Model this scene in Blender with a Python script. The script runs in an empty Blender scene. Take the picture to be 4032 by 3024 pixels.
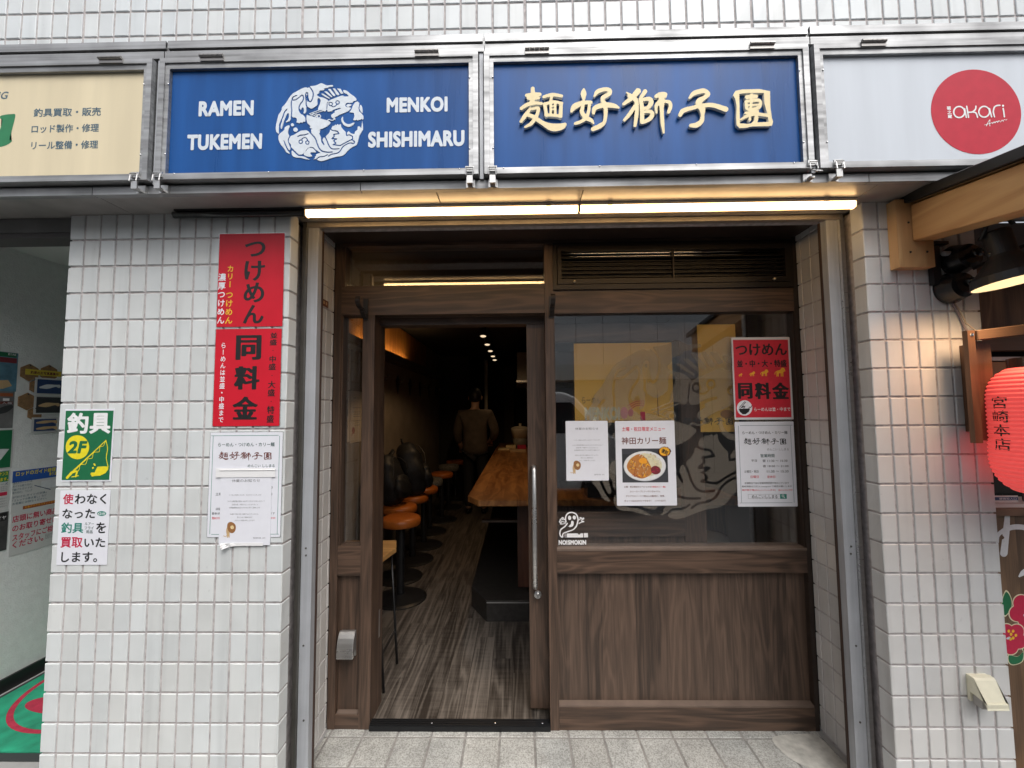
import bpy, bmesh, math, random
import numpy as np
from mathutils import Vector, Matrix
R=math.radians
random.seed(7)
SC=bpy.context.scene; COL=SC.collection
# ------------------------------------------------------------------ camera
FPX,CX,CY,H=1640.0,2016.0,1512.0,1.60
yc=np.array([(2043-CX)/FPX,(CY-1614)/FPX,-1.0]); yc/=np.linalg.norm(yc)
zc=np.array([(1787-CX)/FPX,(CY+25120)/FPX,-1.0]); zc-=yc*(zc@yc); zc/=np.linalg.norm(zc)
RW=np.stack([np.cross(yc,zc),yc,zc],1)          # world -> camera
cd=bpy.data.cameras.new('camera'); cam=bpy.data.objects.new('camera',cd); COL.objects.link(cam)
cd.sensor_width=36; cd.lens=FPX/4032*36; cd.clip_start=0.05; cd.clip_end=300
m=Matrix([list(r) for r in RW.T]).to_4x4(); m.translation=(0,0,H); cam.matrix_world=m
SC.camera=cam
# ------------------------------------------------------------------ light
SC.view_settings.view_transform='Standard'; SC.view_settings.look='None'; SC.view_settings.gamma=1
SC.view_settings.exposure=0.38
W=bpy.data.worlds.new("World"); SC.world=W; W.use_nodes=True
wn=W.node_tree.nodes; sky=wn.new('ShaderNodeTexSky'); sky.sky_type='NISHITA'; sky.sun_disc=False
SUN_EL,SUN_AZ=56,158        # azimuth measured from +Y clockwise
sky.sun_elevation=R(SUN_EL); sky.sun_rotation=R(SUN_AZ); sky.dust_density=6; sky.ozone_density=0.6; sky.air_density=0.8
wn['Background'].inputs['Strength'].default_value=0.15
hs=wn.new('ShaderNodeHueSaturation'); hs.inputs['Saturation'].default_value=.30     # cloud-grey daylight
W.node_tree.links.new(sky.outputs[0],hs.inputs['Color']); W.node_tree.links.new(hs.outputs[0],wn['Background'].inputs[0])
sd=bpy.data.lights.new('sun','SUN'); sd.energy=.8; sd.angle=R(40); sd.color=(1,.985,.97)
sun=bpy.data.objects.new('sun',sd); COL.objects.link(sun); sun.location=(0,-3,8)
d=Vector((math.sin(R(SUN_AZ))*math.cos(R(SUN_EL)),math.cos(R(SUN_AZ))*math.cos(R(SUN_EL)),math.sin(R(SUN_EL))))
sun.rotation_euler=d.to_track_quat('Z','Y').to_euler()
SC.cycles.max_bounces=8; SC.cycles.transparent_max_bounces=16; SC.cycles.sample_clamp_indirect=4
SC.cycles.caustics_reflective=False; SC.cycles.caustics_refractive=False
# ------------------------------------------------------------------ photo measurement -> world
def ray(px,py): return RW.T@np.array([(px-CX)/FPX,(CY-py)/FPX,-1.0])
def atY(px,py,Y): r=ray(px,py); t=Y/r[1]; return (r[0]*t,H+r[2]*t)      # (X,Z)
def atX(px,py,X): r=ray(px,py); t=X/r[0]; return (r[1]*t,H+r[2]*t)      # (Y,Z)
def atZ(px,py,Z): r=ray(px,py); t=(Z-H)/r[2]; return (r[0]*t,r[1]*t)    # (X,Y)
class PL:
    """a flat wall plane and a magnified crop of the photo it was measured in"""
    def __init__(s,axis,c,ox,oy,k): s.a,s.c,s.ox,s.oy,s.k=axis,c,ox,oy,k
    def uv(s,x,y):
        px,py=s.ox+x/s.k,s.oy+y/s.k
        return atY(px,py,s.c) if s.a=='Y' else atX(px,py,s.c)
    def w(s,u,v,lift=0):
        return Vector((u,s.c-lift,v)) if s.a=='Y' else Vector((s.c+lift,u,v))
    def box(s,x0,y0,x1,y1):
        ym,xm=(y0+y1)/2,(x0+x1)/2
        return s.uv(x0,ym)[0],s.uv(xm,y1)[1],s.uv(x1,ym)[0],s.uv(xm,y0)[1]   # u0,v0,u1,v1
# ------------------------------------------------------------------ materials
MATS={}
def newmat(n):
    mt=bpy.data.materials.new(n); mt.use_nodes=True; nt=mt.node_tree
    return mt,nt,nt.nodes,nt.links,nt.nodes['Principled BSDF']
def pm(n,col,rough=.5,metal=0,noise=0,nscale=30,bump=0,bscale=200,emit=None,es=1,coat=0,spec=.5,rn=0,streak=0):
    if n in MATS: return MATS[n]
    mt,nt,N,L,b=newmat(n)
    b.inputs['Base Color'].default_value=(*col,1); b.inputs['Roughness'].default_value=rough
    b.inputs['Metallic'].default_value=metal; b.inputs['Coat Weight'].default_value=coat
    b.inputs['Specular IOR Level'].default_value=spec
    tc=N.new('ShaderNodeTexCoord')
    if noise:
        nz=N.new('ShaderNodeTexNoise'); nz.inputs['Scale'].default_value=nscale; nz.inputs['Detail'].default_value=5
        L.new(tc.outputs['Object'],nz.inputs['Vector'])
        if streak:
            mp=N.new('ShaderNodeMapping'); mp.inputs['Scale'].default_value=(1,1,streak); L.new(tc.outputs['Object'],mp.inputs[0]); L.new(mp.outputs[0],nz.inputs['Vector'])
        mr=N.new('ShaderNodeMapRange'); mr.inputs[1].default_value=.3; mr.inputs[2].default_value=.7
        mr.inputs[3].default_value=1-noise; mr.inputs[4].default_value=1+noise; L.new(nz.outputs[0],mr.inputs[0])
        mx=N.new('ShaderNodeVectorMath'); mx.operation='SCALE'; mx.inputs[0].default_value=col
        L.new(mr.outputs[0],mx.inputs['Scale']); L.new(mx.outputs[0],b.inputs['Base Color'])
        if rn:
            m2=N.new('ShaderNodeMapRange'); m2.inputs[1].default_value=.3; m2.inputs[2].default_value=.7
            m2.inputs[3].default_value=rough-rn; m2.inputs[4].default_value=rough+rn; L.new(nz.outputs[0],m2.inputs[0]); L.new(m2.outputs[0],b.inputs['Roughness'])
    if bump:
        nb=N.new('ShaderNodeTexNoise'); nb.inputs['Scale'].default_value=bscale; nb.inputs['Detail'].default_value=4
        L.new(tc.outputs['Object'],nb.inputs['Vector'])
        bp=N.new('ShaderNodeBump'); bp.inputs['Strength'].default_value=bump; bp.inputs['Distance'].default_value=.004
        L.new(nb.outputs[0],bp.inputs['Height']); L.new(bp.outputs[0],b.inputs['Normal'])
    if emit: b.inputs['Emission Color'].default_value=(*emit,1); b.inputs['Emission Strength'].default_value=es
    MATS[n]=mt; return mt
def wood(n,dark,light,axis,stave=0,rough=.45,freq=9,fiber=.5,warp=1.0,stavelen=0,saw=0,rw=.30,along=1.3):
    """plain-sawn grain running along axis ('X','Y','Z'); optional staves of random tone across it"""
    if n in MATS: return MATS[n]
    mt,nt,N,L,b=newmat(n); b.inputs['Roughness'].default_value=rough
    tc=N.new('ShaderNodeTexCoord'); sp=N.new('ShaderNodeSeparateXYZ'); L.new(tc.outputs['Object'],sp.inputs[0])
    al={'X':0,'Y':1,'Z':2}[axis]; c1={'X':2,'Y':0,'Z':0}[axis]; c2={'X':1,'Y':2,'Z':1}[axis]
    def mth(op,a,bv=None,cv=None):
        k=N.new('ShaderNodeMath'); k.operation=op
        for i,v in enumerate((a,bv,cv)):
            if v is None: continue
            if isinstance(v,(int,float)): k.inputs[i].default_value=v
            else: L.new(v,k.inputs[i])
        return k.outputs[0]
    A,C,D=sp.outputs[al],sp.outputs[c1],sp.outputs[c2]
    off=0.0; tone=None
    if stave:
        idx=mth('FLOOR',mth('DIVIDE',C,stave))
        if stavelen:
            sh=N.new('ShaderNodeTexWhiteNoise'); sh.noise_dimensions='1D'; L.new(idx,sh.inputs['W'])
            idl=mth('FLOOR',mth('ADD',mth('DIVIDE',A,stavelen),mth('MULTIPLY',sh.outputs[0],3.0)))
            idx=mth('ADD',idx,mth('MULTIPLY',idl,17.31))
        wnz=N.new('ShaderNodeTexWhiteNoise'); wnz.noise_dimensions='1D'; L.new(idx,wnz.inputs['W'])
        off=mth('MULTIPLY',wnz.outputs[0],7.0); tone=wnz.outputs[0]
    cb=N.new('ShaderNodeCombineXYZ')
    L.new(mth('MULTIPLY',A,along),cb.inputs[0])
    L.new(mth('ADD',mth('MULTIPLY',C,freq),off),cb.inputs[1]); L.new(mth('ADD',mth('MULTIPLY',D,freq),off),cb.inputs[2])
    n1=N.new('ShaderNodeTexNoise'); n1.inputs['Scale'].default_value=.9; n1.inputs['Detail'].default_value=2; n1.inputs['Distortion'].default_value=.4*warp
    L.new(cb.outputs[0],n1.inputs['Vector'])
    ring=mth('SINE',mth('MULTIPLY',n1.outputs[0],46.0)); ring=mth('MULTIPLY_ADD',ring,.5,.5); ring=mth('POWER',ring,1.6)
    cf=N.new('ShaderNodeCombineXYZ'); L.new(mth('MULTIPLY',A,7),cf.inputs[0]); L.new(mth('MULTIPLY',C,260),cf.inputs[1]); L.new(mth('MULTIPLY',D,260),cf.inputs[2])
    n2=N.new('ShaderNodeTexNoise'); n2.inputs['Scale'].default_value=1; n2.inputs['Detail'].default_value=3; L.new(cf.outputs[0],n2.inputs['Vector'])
    cg=N.new('ShaderNodeCombineXYZ'); L.new(mth('MULTIPLY',A,.9),cg.inputs[0]); L.new(mth('ADD',mth('MULTIPLY',C,freq*2.2),off),cg.inputs[1]); L.new(mth('MULTIPLY',D,freq*2.2),cg.inputs[2])
    n3=N.new('ShaderNodeTexNoise'); n3.inputs['Scale'].default_value=1.2; n3.inputs['Detail'].default_value=3; L.new(cg.outputs[0],n3.inputs['Vector'])
    v=mth('ADD',mth('MULTIPLY',ring,rw),mth('MULTIPLY',mth('SUBTRACT',n2.outputs[0],.5),fiber))
    v=mth('ADD',v,mth('MULTIPLY',mth('SUBTRACT',n3.outputs[0],.5),1.0)); v=mth('ADD',v,.48-rw/2)
    if tone is not None: v=mth('ADD',v,mth('MULTIPLY',mth('SUBTRACT',tone,.5),.38))
    if stavelen:      # dark seams between boards
        fr=mth('FRACT',mth('DIVIDE',C,stave)); se=mth('LESS_THAN',mth('MINIMUM',fr,mth('SUBTRACT',1.0,fr)),.012)
        v=mth('SUBTRACT',v,mth('MULTIPLY',se,.8))
    if saw:
        cs=N.new('ShaderNodeCombineXYZ'); L.new(mth('MULTIPLY',A,60),cs.inputs[0]); L.new(mth('ADD',mth('MULTIPLY',C,4),off),cs.inputs[1])
        n4=N.new('ShaderNodeTexNoise'); n4.inputs['Scale'].default_value=1; n4.inputs['Detail'].default_value=2; L.new(cs.outputs[0],n4.inputs['Vector'])
        v=mth('ADD',v,mth('MULTIPLY',mth('SUBTRACT',n4.outputs[0],.5),saw))
    cr=N.new('ShaderNodeValToRGB'); cr.color_ramp.elements[0].color=(*dark,1); cr.color_ramp.elements[1].color=(*light,1)
    cr.color_ramp.elements[0].position=.05; cr.color_ramp.elements[1].position=.85
    L.new(v,cr.inputs[0]); L.new(cr.outputs[0],b.inputs['Base Color'])
    bp=N.new('ShaderNodeBump'); bp.inputs['Strength'].default_value=.12; bp.inputs['Distance'].default_value=.002
    L.new(n2.outputs[0],bp.inputs['Height']); L.new(bp.outputs[0],b.inputs['Normal'])
    MATS[n]=mt; return mt
def tilemat():
    mt,nt,N,L,b=newmat('glazed_tile'); b.inputs['Roughness'].default_value=.3
    a=N.new('ShaderNodeAttribute'); a.attribute_name='tint'
    tc=N.new('ShaderNodeTexCoord'); nz=N.new('ShaderNodeTexNoise'); nz.inputs['Scale'].default_value=7; nz.inputs['Detail'].default_value=6
    L.new(tc.outputs['Object'],nz.inputs['Vector'])
    mr=N.new('ShaderNodeMapRange'); mr.inputs[1].default_value=.3; mr.inputs[2].default_value=.7; mr.inputs[3].default_value=.93; mr.inputs[4].default_value=1.03
    L.new(nz.outputs[0],mr.inputs[0])
    # scuffs and small stains
    n2=N.new('ShaderNodeTexNoise'); n2.inputs['Scale'].default_value=26; n2.inputs['Detail'].default_value=7; n2.inputs['Roughness'].default_value=.7; L.new(tc.outputs['Object'],n2.inputs['Vector'])
    m2=N.new('ShaderNodeMapRange'); m2.inputs[1].default_value=.635; m2.inputs[2].default_value=.80; m2.inputs[3].default_value=1; m2.inputs[4].default_value=.62; L.new(n2.outputs[0],m2.inputs[0])
    mu=N.new('ShaderNodeMath'); mu.operation='MULTIPLY'; L.new(mr.outputs[0],mu.inputs[0]); L.new(m2.outputs[0],mu.inputs[1])
    mp=N.new('ShaderNodeMapping'); mp.inputs['Scale'].default_value=(16,16,.8); L.new(tc.outputs['Object'],mp.inputs[0]); n5=N.new('ShaderNodeTexNoise'); n5.inputs['Scale'].default_value=1; n5.inputs['Detail'].default_value=5; L.new(mp.outputs[0],n5.inputs['Vector'])
    m5=N.new('ShaderNodeMapRange'); m5.inputs[1].default_value=.55; m5.inputs[2].default_value=.75; m5.inputs[3].default_value=1; m5.inputs[4].default_value=.86; L.new(n5.outputs[0],m5.inputs[0])
    m6=N.new('ShaderNodeMath'); m6.operation='MULTIPLY'; L.new(mu.outputs[0],m6.inputs[0]); L.new(m5.outputs[0],m6.inputs[1]); mu=m6
    sc=N.new('ShaderNodeVectorMath'); sc.operation='SCALE'; L.new(a.outputs['Color'],sc.inputs[0]); L.new(mu.outputs[0],sc.inputs['Scale'])
    L.new(sc.outputs[0],b.inputs['Base Color'])
    nb=N.new('ShaderNodeTexNoise'); nb.inputs['Scale'].default_value=55; L.new(tc.outputs['Object'],nb.inputs['Vector'])
    bp=N.new('ShaderNodeBump'); bp.inputs['Strength'].default_value=.06; bp.inputs['Distance'].default_value=.003; L.new(nb.outputs[0],bp.inputs['Height']); L.new(bp.outputs[0],b.inputs['Normal'])
    MATS['tile']=mt; return mt
def metal(n,col,rough,axis,amt=.25,met=.85):
    """brushed / weathered metal with streaks along axis"""
    if n in MATS: return MATS[n]
    mt,nt,N,L,b=newmat(n); b.inputs['Metallic'].default_value=met
    tc=N.new('ShaderNodeTexCoord'); mp=N.new('ShaderNodeMapping'); s=[40,40,40]; s['XYZ'.index(axis)]=1.2; mp.inputs['Scale'].default_value=s
    L.new(tc.outputs['Object'],mp.inputs[0]); nz=N.new('ShaderNodeTexNoise'); nz.inputs['Scale'].default_value=1.5; nz.inputs['Detail'].default_value=6; L.new(mp.outputs[0],nz.inputs['Vector'])
    n2=N.new('ShaderNodeTexNoise'); n2.inputs['Scale'].default_value=5; n2.inputs['Detail'].default_value=5; L.new(tc.outputs['Object'],n2.inputs['Vector'])
    ad=N.new('ShaderNodeMath'); ad.operation='ADD'; L.new(nz.outputs[0],ad.inputs[0]); L.new(n2.outputs[0],ad.inputs[1])
    mr=N.new('ShaderNodeMapRange'); mr.inputs[1].default_value=.7; mr.inputs[2].default_value=1.3; mr.inputs[3].default_value=1-amt; mr.inputs[4].default_value=1+amt*.6; L.new(ad.outputs[0],mr.inputs[0])
    sc=N.new('ShaderNodeVectorMath'); sc.operation='SCALE'; sc.inputs[0].default_value=col; L.new(mr.outputs[0],sc.inputs['Scale']); L.new(sc.outputs[0],b.inputs['Base Color'])
    m2=N.new('ShaderNodeMapRange'); m2.inputs[1].default_value=.7; m2.inputs[2].default_value=1.3; m2.inputs[3].default_value=rough+.1; m2.inputs[4].default_value=rough-.06; L.new(ad.outputs[0],m2.inputs[0]); L.new(m2.outputs[0],b.inputs['Roughness'])
    MATS[n]=mt; return mt
def glassmat(n,f0,tint):
    if n in MATS: return MATS[n]
    mt=bpy.data.materials.new(n); mt.use_nodes=True; nt=mt.node_tree; N,L=nt.nodes,nt.links; N.clear()
    o=N.new('ShaderNodeOutputMaterial'); lw=N.new('ShaderNodeLayerWeight'); lw.inputs[0].default_value=.5
    p=N.new('ShaderNodeMath'); p.operation='POWER'; p.inputs[1].default_value=4; L.new(lw.outputs['Facing'],p.inputs[0])
    q=N.new('ShaderNodeMath'); q.operation='MULTIPLY_ADD'; q.inputs[1].default_value=1-f0; q.inputs[2].default_value=f0; L.new(p.outputs[0],q.inputs[0])
    t=N.new('ShaderNodeBsdfTransparent'); t.inputs[0].default_value=(*tint,1); g=N.new('ShaderNodeBsdfGlossy'); g.inputs['Roughness'].default_value=.0
    mx=N.new('ShaderNodeMixShader'); L.new(q.outputs[0],mx.inputs[0]); L.new(t.outputs[0],mx.inputs[1]); L.new(g.outputs[0],mx.inputs[2]); L.new(mx.outputs[0],o.inputs[0])
    MATS[n]=mt; return mt
def frostmat():
    mt=bpy.data.materials.new('frosted_film'); mt.use_nodes=True; nt=mt.node_tree; N,L=nt.nodes,nt.links; N.clear()
    o=N.new('ShaderNodeOutputMaterial'); t=N.new('ShaderNodeBsdfTransparent'); t.inputs[0].default_value=(.8,.8,.8,1)
    d=N.new('ShaderNodeBsdfDiffuse'); d.inputs[0].default_value=(.54,.48,.40,1); mx=N.new('ShaderNodeMixShader'); mx.inputs[0].default_value=.17
    L.new(t.outputs[0],mx.inputs[1]); L.new(d.outputs[0],mx.inputs[2]); L.new(mx.outputs[0],o.inputs[0]); MATS['frost']=mt; return mt
def stonemat():
    mt,nt,N,L,b=newmat('speckled_stone'); b.inputs['Roughness'].default_value=.65
    a=N.new('ShaderNodeAttribute'); a.attribute_name='tint'
    tc=N.new('ShaderNodeTexCoord'); v=N.new('ShaderNodeTexNoise'); v.inputs['Scale'].default_value=170; v.inputs['Detail'].default_value=3; L.new(tc.outputs['Object'],v.inputs['Vector'])
    cr=N.new('ShaderNodeValToRGB'); e=cr.color_ramp.elements; e[0].position=.36; e[0].color=(.62,.61,.58,1); e[1].position=.62; e[1].color=(1.12,1.12,1.1,1); L.new(v.outputs[0],cr.inputs[0])
    n2=N.new('ShaderNodeTexNoise'); n2.inputs['Scale'].default_value=9; n2.inputs['Detail'].default_value=6; L.new(tc.outputs['Object'],n2.inputs['Vector'])
    mr=N.new('ShaderNodeMapRange'); mr.inputs[1].default_value=.3; mr.inputs[2].default_value=.7; mr.inputs[3].default_value=.75; mr.inputs[4].default_value=1.1; L.new(n2.outputs[0],mr.inputs[0])
    m1=N.new('ShaderNodeVectorMath'); m1.operation='MULTIPLY'; L.new(cr.outputs[0],m1.inputs[0]); L.new(a.outputs['Color'],m1.inputs[1])
    sc=N.new('ShaderNodeVectorMath'); sc.operation='SCALE'; L.new(m1.outputs[0],sc.inputs[0]); L.new(mr.outputs[0],sc.inputs['Scale']); L.new(sc.outputs[0],b.inputs['Base Color'])
    bp=N.new('ShaderNodeBump'); bp.inputs['Strength'].default_value=.25; bp.inputs['Distance'].default_value=.002; L.new(v.outputs[0],bp.inputs['Height']); L.new(bp.outputs[0],b.inputs['Normal'])
    MATS['stone']=mt; return mt
# ------------------------------------------------------------------ objects
WL={}
def thing(name,label,cat,loc=(0,0,0),group=None):
    o=bpy.data.objects.new(name,None); COL.objects.link(o); o.location=loc; o.empty_display_size=.05
    o['label']=label; o['category']=cat
    if group: o['group']=group
    WL[o.name]=Vector(loc); return o
def mk(name,bm,mat,parent=None,label=None,cat=None,group=None,kind=None,bevel=0,smooth=False,seg=1,mats=None):
    if bevel:
        ed=[e for e in bm.edges if len(e.link_faces)==2 and e.calc_face_angle(0)>R(30)]
        bmesh.ops.bevel(bm,geom=ed,offset=bevel,segments=seg,profile=.6,affect='EDGES',clamp_overlap=True)
    if parent is None:
        vs=[v.co for v in bm.verts]; lo=Vector([min(v[i] for v in vs) for i in range(3)]); hi=Vector([max(v[i] for v in vs) for i in range(3)])
        L=Vector(((lo.x+hi.x)/2,(lo.y+hi.y)/2,lo.z))
    else: L=WL[parent.name]
    bm.transform(Matrix.Translation(-L))
    me=bpy.data.meshes.new(name); bm.to_mesh(me); bm.free()
    for mm in (mats or [mat]): me.materials.append(mm)
    if smooth: me.polygons.foreach_set('use_smooth',[True]*len(me.polygons))
    o=bpy.data.objects.new(name,me); COL.objects.link(o)
    if parent is None: o.location=L
    else: o.parent=parent
    WL[o.name]=L
    if label: o['label']=label
    if cat: o['category']=cat
    if group: o['group']=group
    if kind: o['kind']=kind
    return o
def copy_tree(o,parent=None):
    c=o.copy(); COL.objects.link(c)
    if parent: c.parent=parent
    for ch in list(o.children): copy_tree(ch,c)
    return c
BM=bmesh.new
def box(bm,x0,x1,y0,y1,z0,z1,mi=0):
    if x0>x1:x0,x1=x1,x0
    if y0>y1:y0,y1=y1,y0
    if z0>z1:z0,z1=z1,z0
    v=[bm.verts.new(c) for c in ((x0,y0,z0),(x1,y0,z0),(x1,y1,z0),(x0,y1,z0),(x0,y0,z1),(x1,y0,z1),(x1,y1,z1),(x0,y1,z1))]
    for f in ((3,2,1,0),(4,5,6,7),(0,1,5,4),(1,2,6,5),(2,3,7,6),(3,0,4,7)):
        bm.faces.new([v[i] for i in f]).material_index=mi
def boxm(name,b,mat,parent=None,**k):
    bm=BM(); box(bm,*b); return mk(name,bm,mat,parent,**k)
def prism(bm,pts,axis,c0,c1,mi=0):
    """polygon pts (a,b) extruded along axis: X:(y,z) Y:(x,z) Z:(x,y)"""
    f={'X':lambda a,b,c:(c,a,b),'Y':lambda a,b,c:(a,c,b),'Z':lambda a,b,c:(a,b,c)}[axis]
    A=[bm.verts.new(f(a,b,c0)) for a,b in pts]; B=[bm.verts.new(f(a,b,c1)) for a,b in pts]; n=len(pts)
    fs=[bm.faces.new(A),bm.faces.new(B[::-1])]+[bm.faces.new((A[i],B[i],B[(i+1)%n],A[(i+1)%n])) for i in range(n)]
    for q in fs: q.material_index=mi
    bmesh.ops.recalc_face_normals(bm,faces=fs)
def tube(bm,pts,r,n=10,cap=True):
    P=[Vector(p) for p in pts]; rs=r if isinstance(r,(list,tuple)) else [r]*len(P); rings=[]; up=None
    for i,p in enumerate(P):
        t=(P[min(i+1,len(P)-1)]-P[max(i-1,0)]).normalized()
        if up is None: up=t.orthogonal().normalized()
        up=(up-t*up.dot(t)).normalized(); s=t.cross(up)
        rings.append([bm.verts.new(p+(up*math.cos(a)+s*math.sin(a))*rs[i]) for a in [2*math.pi*k/n for k in range(n)]])
    for a,b in zip(rings,rings[1:]):
        for k in range(n): bm.faces.new((a[k],a[(k+1)%n],b[(k+1)%n],b[k]))
    if cap: bm.faces.new(rings[0][::-1]); bm.faces.new(rings[-1])
def lathe(bm,prof,c=(0,0,0),n=28,M=None):
    """profile (r,z) turned about Z at c; M optional 4x4 applied to the result"""
    rings=[]
    for r,z in prof:
        if r<1e-6: rings.append([bm.verts.new((0,0,z))])
        else: rings.append([bm.verts.new((r*math.cos(2*math.pi*k/n),r*math.sin(2*math.pi*k/n),z)) for k in range(n)])
    fs=[]
    for a,b in zip(rings,rings[1:]):
        for k in range(n):
            q=[a[k%len(a)],a[(k+1)%len(a)],b[(k+1)%len(b)],b[k%len(b)]]; u=[]
            for x in q:
                if x not in u: u.append(x)
            if len(u)>2: fs.append(bm.faces.new(u))
    T=Matrix.Translation(Vector(c))
    if M is not None: T=T@M
    bmesh.ops.transform(bm,matrix=T,verts=[v for rg in rings for v in rg]); return fs
def ribbon(bm,pts,w,t,x):
    """flat bar of width w (along X, centred x) and thickness t following (y,z) points"""
    P=[Vector(p) for p in pts]; S=[]
    for i,p in enumerate(P):
        d=(P[min(i+1,len(P)-1)]-P[max(i-1,0)]).normalized(); nrm=Vector((-d.y,d.x))*t/2
        a,b=p+nrm,p-nrm
        S.append([bm.verts.new((x-w/2,a.x,a.y)),bm.verts.new((x+w/2,a.x,a.y)),bm.verts.new((x+w/2,b.x,b.y)),bm.verts.new((x-w/2,b.x,b.y))])
    for a,b in zip(S,S[1:]):
        for k in range(4): bm.faces.new((a[k],a[(k+1)%4],b[(k+1)%4],b[k]))
    bm.faces.new(S[0][::-1]); bm.faces.new(S[-1]); bmesh.ops.recalc_face_normals(bm,faces=bm.faces[:])
def tiles(name,O,U,V,Nn,w,h,pu,pv,u0,v0,parent,tint=(.625,.65,.645),var=.065,gap=.008,dep=.0045,mat=None,groutmat=None,thick=.03,wide=None,label=None,inset=.0065):
    """tile cladding with real grooves: grout slab + bevelled tiles, local axes U,V,N at corner O"""
    O,U,V,Nn=map(Vector,(O,U,V,Nn))
    bm=BM()
    def slab(a0,a1,b0,b1,d0,d1):
        vs=[bm.verts.new(O+U*a+V*b+Nn*dd) for dd in (d0,d1) for a,b in ((a0,b0),(a1,b0),(a1,b1),(a0,b1))]
        for f in ((3,2,1,0),(4,5,6,7),(0,1,5,4),(1,2,6,5),(2,3,7,6),(3,0,4,7)): bm.faces.new([vs[i] for i in f])
    slab(inset,w-inset,0,h,-thick,-dep); mk('grout_bed',bm,groutmat or MATS['grout'],parent)
    bm=BM(); lay=bm.loops.layers.float_color.new('tint')
    def cuts(o,p,l):
        c=[0.0]; k=math.ceil((0-o)/p+1e-6)
        while o+k*p<l-1e-4:
            if o+k*p>1e-4: c.append(o+k*p)
            k+=1
        return c+[l]
    cu=cuts(u0,pu,w); cv=cuts(v0,pv,h); g=gap/2; be=.0022
    for i in range(len(cu)-1):
        gl=g; gr=g
        for j in range(len(cv)-1):
            a0,a1,b0,b1=cu[i]+(gl if i else 0),cu[i+1]-(gr if i<len(cu)-2 else 0),cv[j]+(g if j else 0),cv[j+1]-(g if j<len(cv)-2 else 0)
            if wide and (i%wide)==3: a0+=.003
            if a1-a0<.006 or b1-b0<.006: continue
            jx=[random.uniform(-.0010,.0010) for _ in range(4)]; k=1+random.uniform(-var,var); warm=random.uniform(-.012,.012)
            tn=(tint[0]*(k+warm),tint[1]*k,tint[2]*(k-warm),1)
            lo=[bm.verts.new(O+U*a+V*b+Nn*(-dep-.001)) for a,b in ((a0,b0),(a1,b0),(a1,b1),(a0,b1))]
            md=[bm.verts.new(O+U*a+V*b+Nn*(-be+jx[q])) for q,(a,b) in enumerate(((a0,b0),(a1,b0),(a1,b1),(a0,b1)))]
            hi=[bm.verts.new(O+U*a+V*b+Nn*jx[q]) for q,(a,b) in enumerate(((a0+be,b0+be),(a1-be,b0+be),(a1-be,b1-be),(a0+be,b1-be)))]
            fs=[bm.faces.new(hi)]+[bm.faces.new((x[q],x[(q+1)%4],y[(q+1)%4],y[q])) for x,y in ((lo,md),(md,hi)) for q in range(4)]
            for f in fs:
                for lp in f.loops: lp[lay]=tn
    bmesh.ops.recalc_face_normals(bm,faces=bm.faces[:])
    o=mk(name,bm,mat or MATS['tile'],parent)
    if label: o['label']=label
    return o
# ------------------------------------------------------------------ lettering
_tc={}
def glyphs(s,bold=0,res=3):
    key=(s,bold,res)
    if key not in _tc:
        c=bpy.data.curves.new('t','FONT'); c.body=s; c.size=1; c.resolution_u=res; c.offset=bold
        o=bpy.data.objects.new('t',c); COL.objects.link(o)
        dg=bpy.context.evaluated_depsgraph_get(); dg.update()
        me=bpy.data.meshes.new_from_object(o.evaluated_get(dg))
        _tc[key]=([(v.co.x,v.co.y) for v in me.vertices],[tuple(p.vertices) for p in me.polygons])
        bpy.data.meshes.remove(me); bpy.data.objects.remove(o); bpy.data.curves.remove(c)
    return _tc[key]
_bc={}
def boldchar(c,bold,ax,step):
    """one character thickened evenly (bold) or more across than along (ax<1), rebuilt from its distance field"""
    key=(c,bold,ax,step)
    if key in _bc: return _bc[key]
    vs,fs=glyphs(c,0,4); adv=None
    bar=min(p[0] for p in glyphs('|')[0]); adv=max(p[0] for p in glyphs(c+'|')[0])-(max(p[0] for p in glyphs('|')[0]))
    if not vs: _bc[key]=([],[],adv); return _bc[key]
    cnt={}
    for f in fs:
        for a,b in zip(f,f[1:]+f[:1]): k=(min(a,b),max(a,b)); cnt[k]=cnt.get(k,0)+1
    E=[k for k,n in cnt.items() if n==1]; P=np.array(vs)*[ax,1]
    lo,hi=P.min(0)-bold-2.5*step,P.max(0)+bold+2.5*step
    xs=np.arange(lo[0],hi[0],step*ax); ys=np.arange(lo[1],hi[1],step); X,Y=np.meshgrid(xs,ys); D=np.full(X.shape,9.); I=np.zeros(X.shape,bool)
    for a,b in E:
        (x1,y1),(x2,y2)=P[a],P[b]; ex,ey=x2-x1,y2-y1; l=ex*ex+ey*ey+1e-12
        t=np.clip(((X-x1)*ex+(Y-y1)*ey)/l,0,1); D=np.minimum(D,(X-x1-t*ex)**2+(Y-y1-t*ey)**2)
        if abs(ey)>1e-9: I^=((y1>Y)!=(y2>Y))&(X<x1+(Y-y1)*ex/ey)
    v,f,_=march(np.where(I,-1,1)*np.sqrt(D)-bold,xs,ys)
    _bc[key]=([(x/ax,y) for x,y in v],f,adv+(.10 if c=='!' else 0.03 if ord(c)<128 else 0)); return _bc[key]
def bglyphs(t,bold,ax=1,step=.024):
    if bold<=0: return glyphs(t,0)
    V=[];F_=[];x=0
    for c in t:
        v,f,a=boldchar(c,bold,ax,step); o=len(V); V+=[(p[0]+x,p[1]) for p in v]; F_+=[[k+o for k in q] for q in f]; x+=a
    return V,F_
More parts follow.
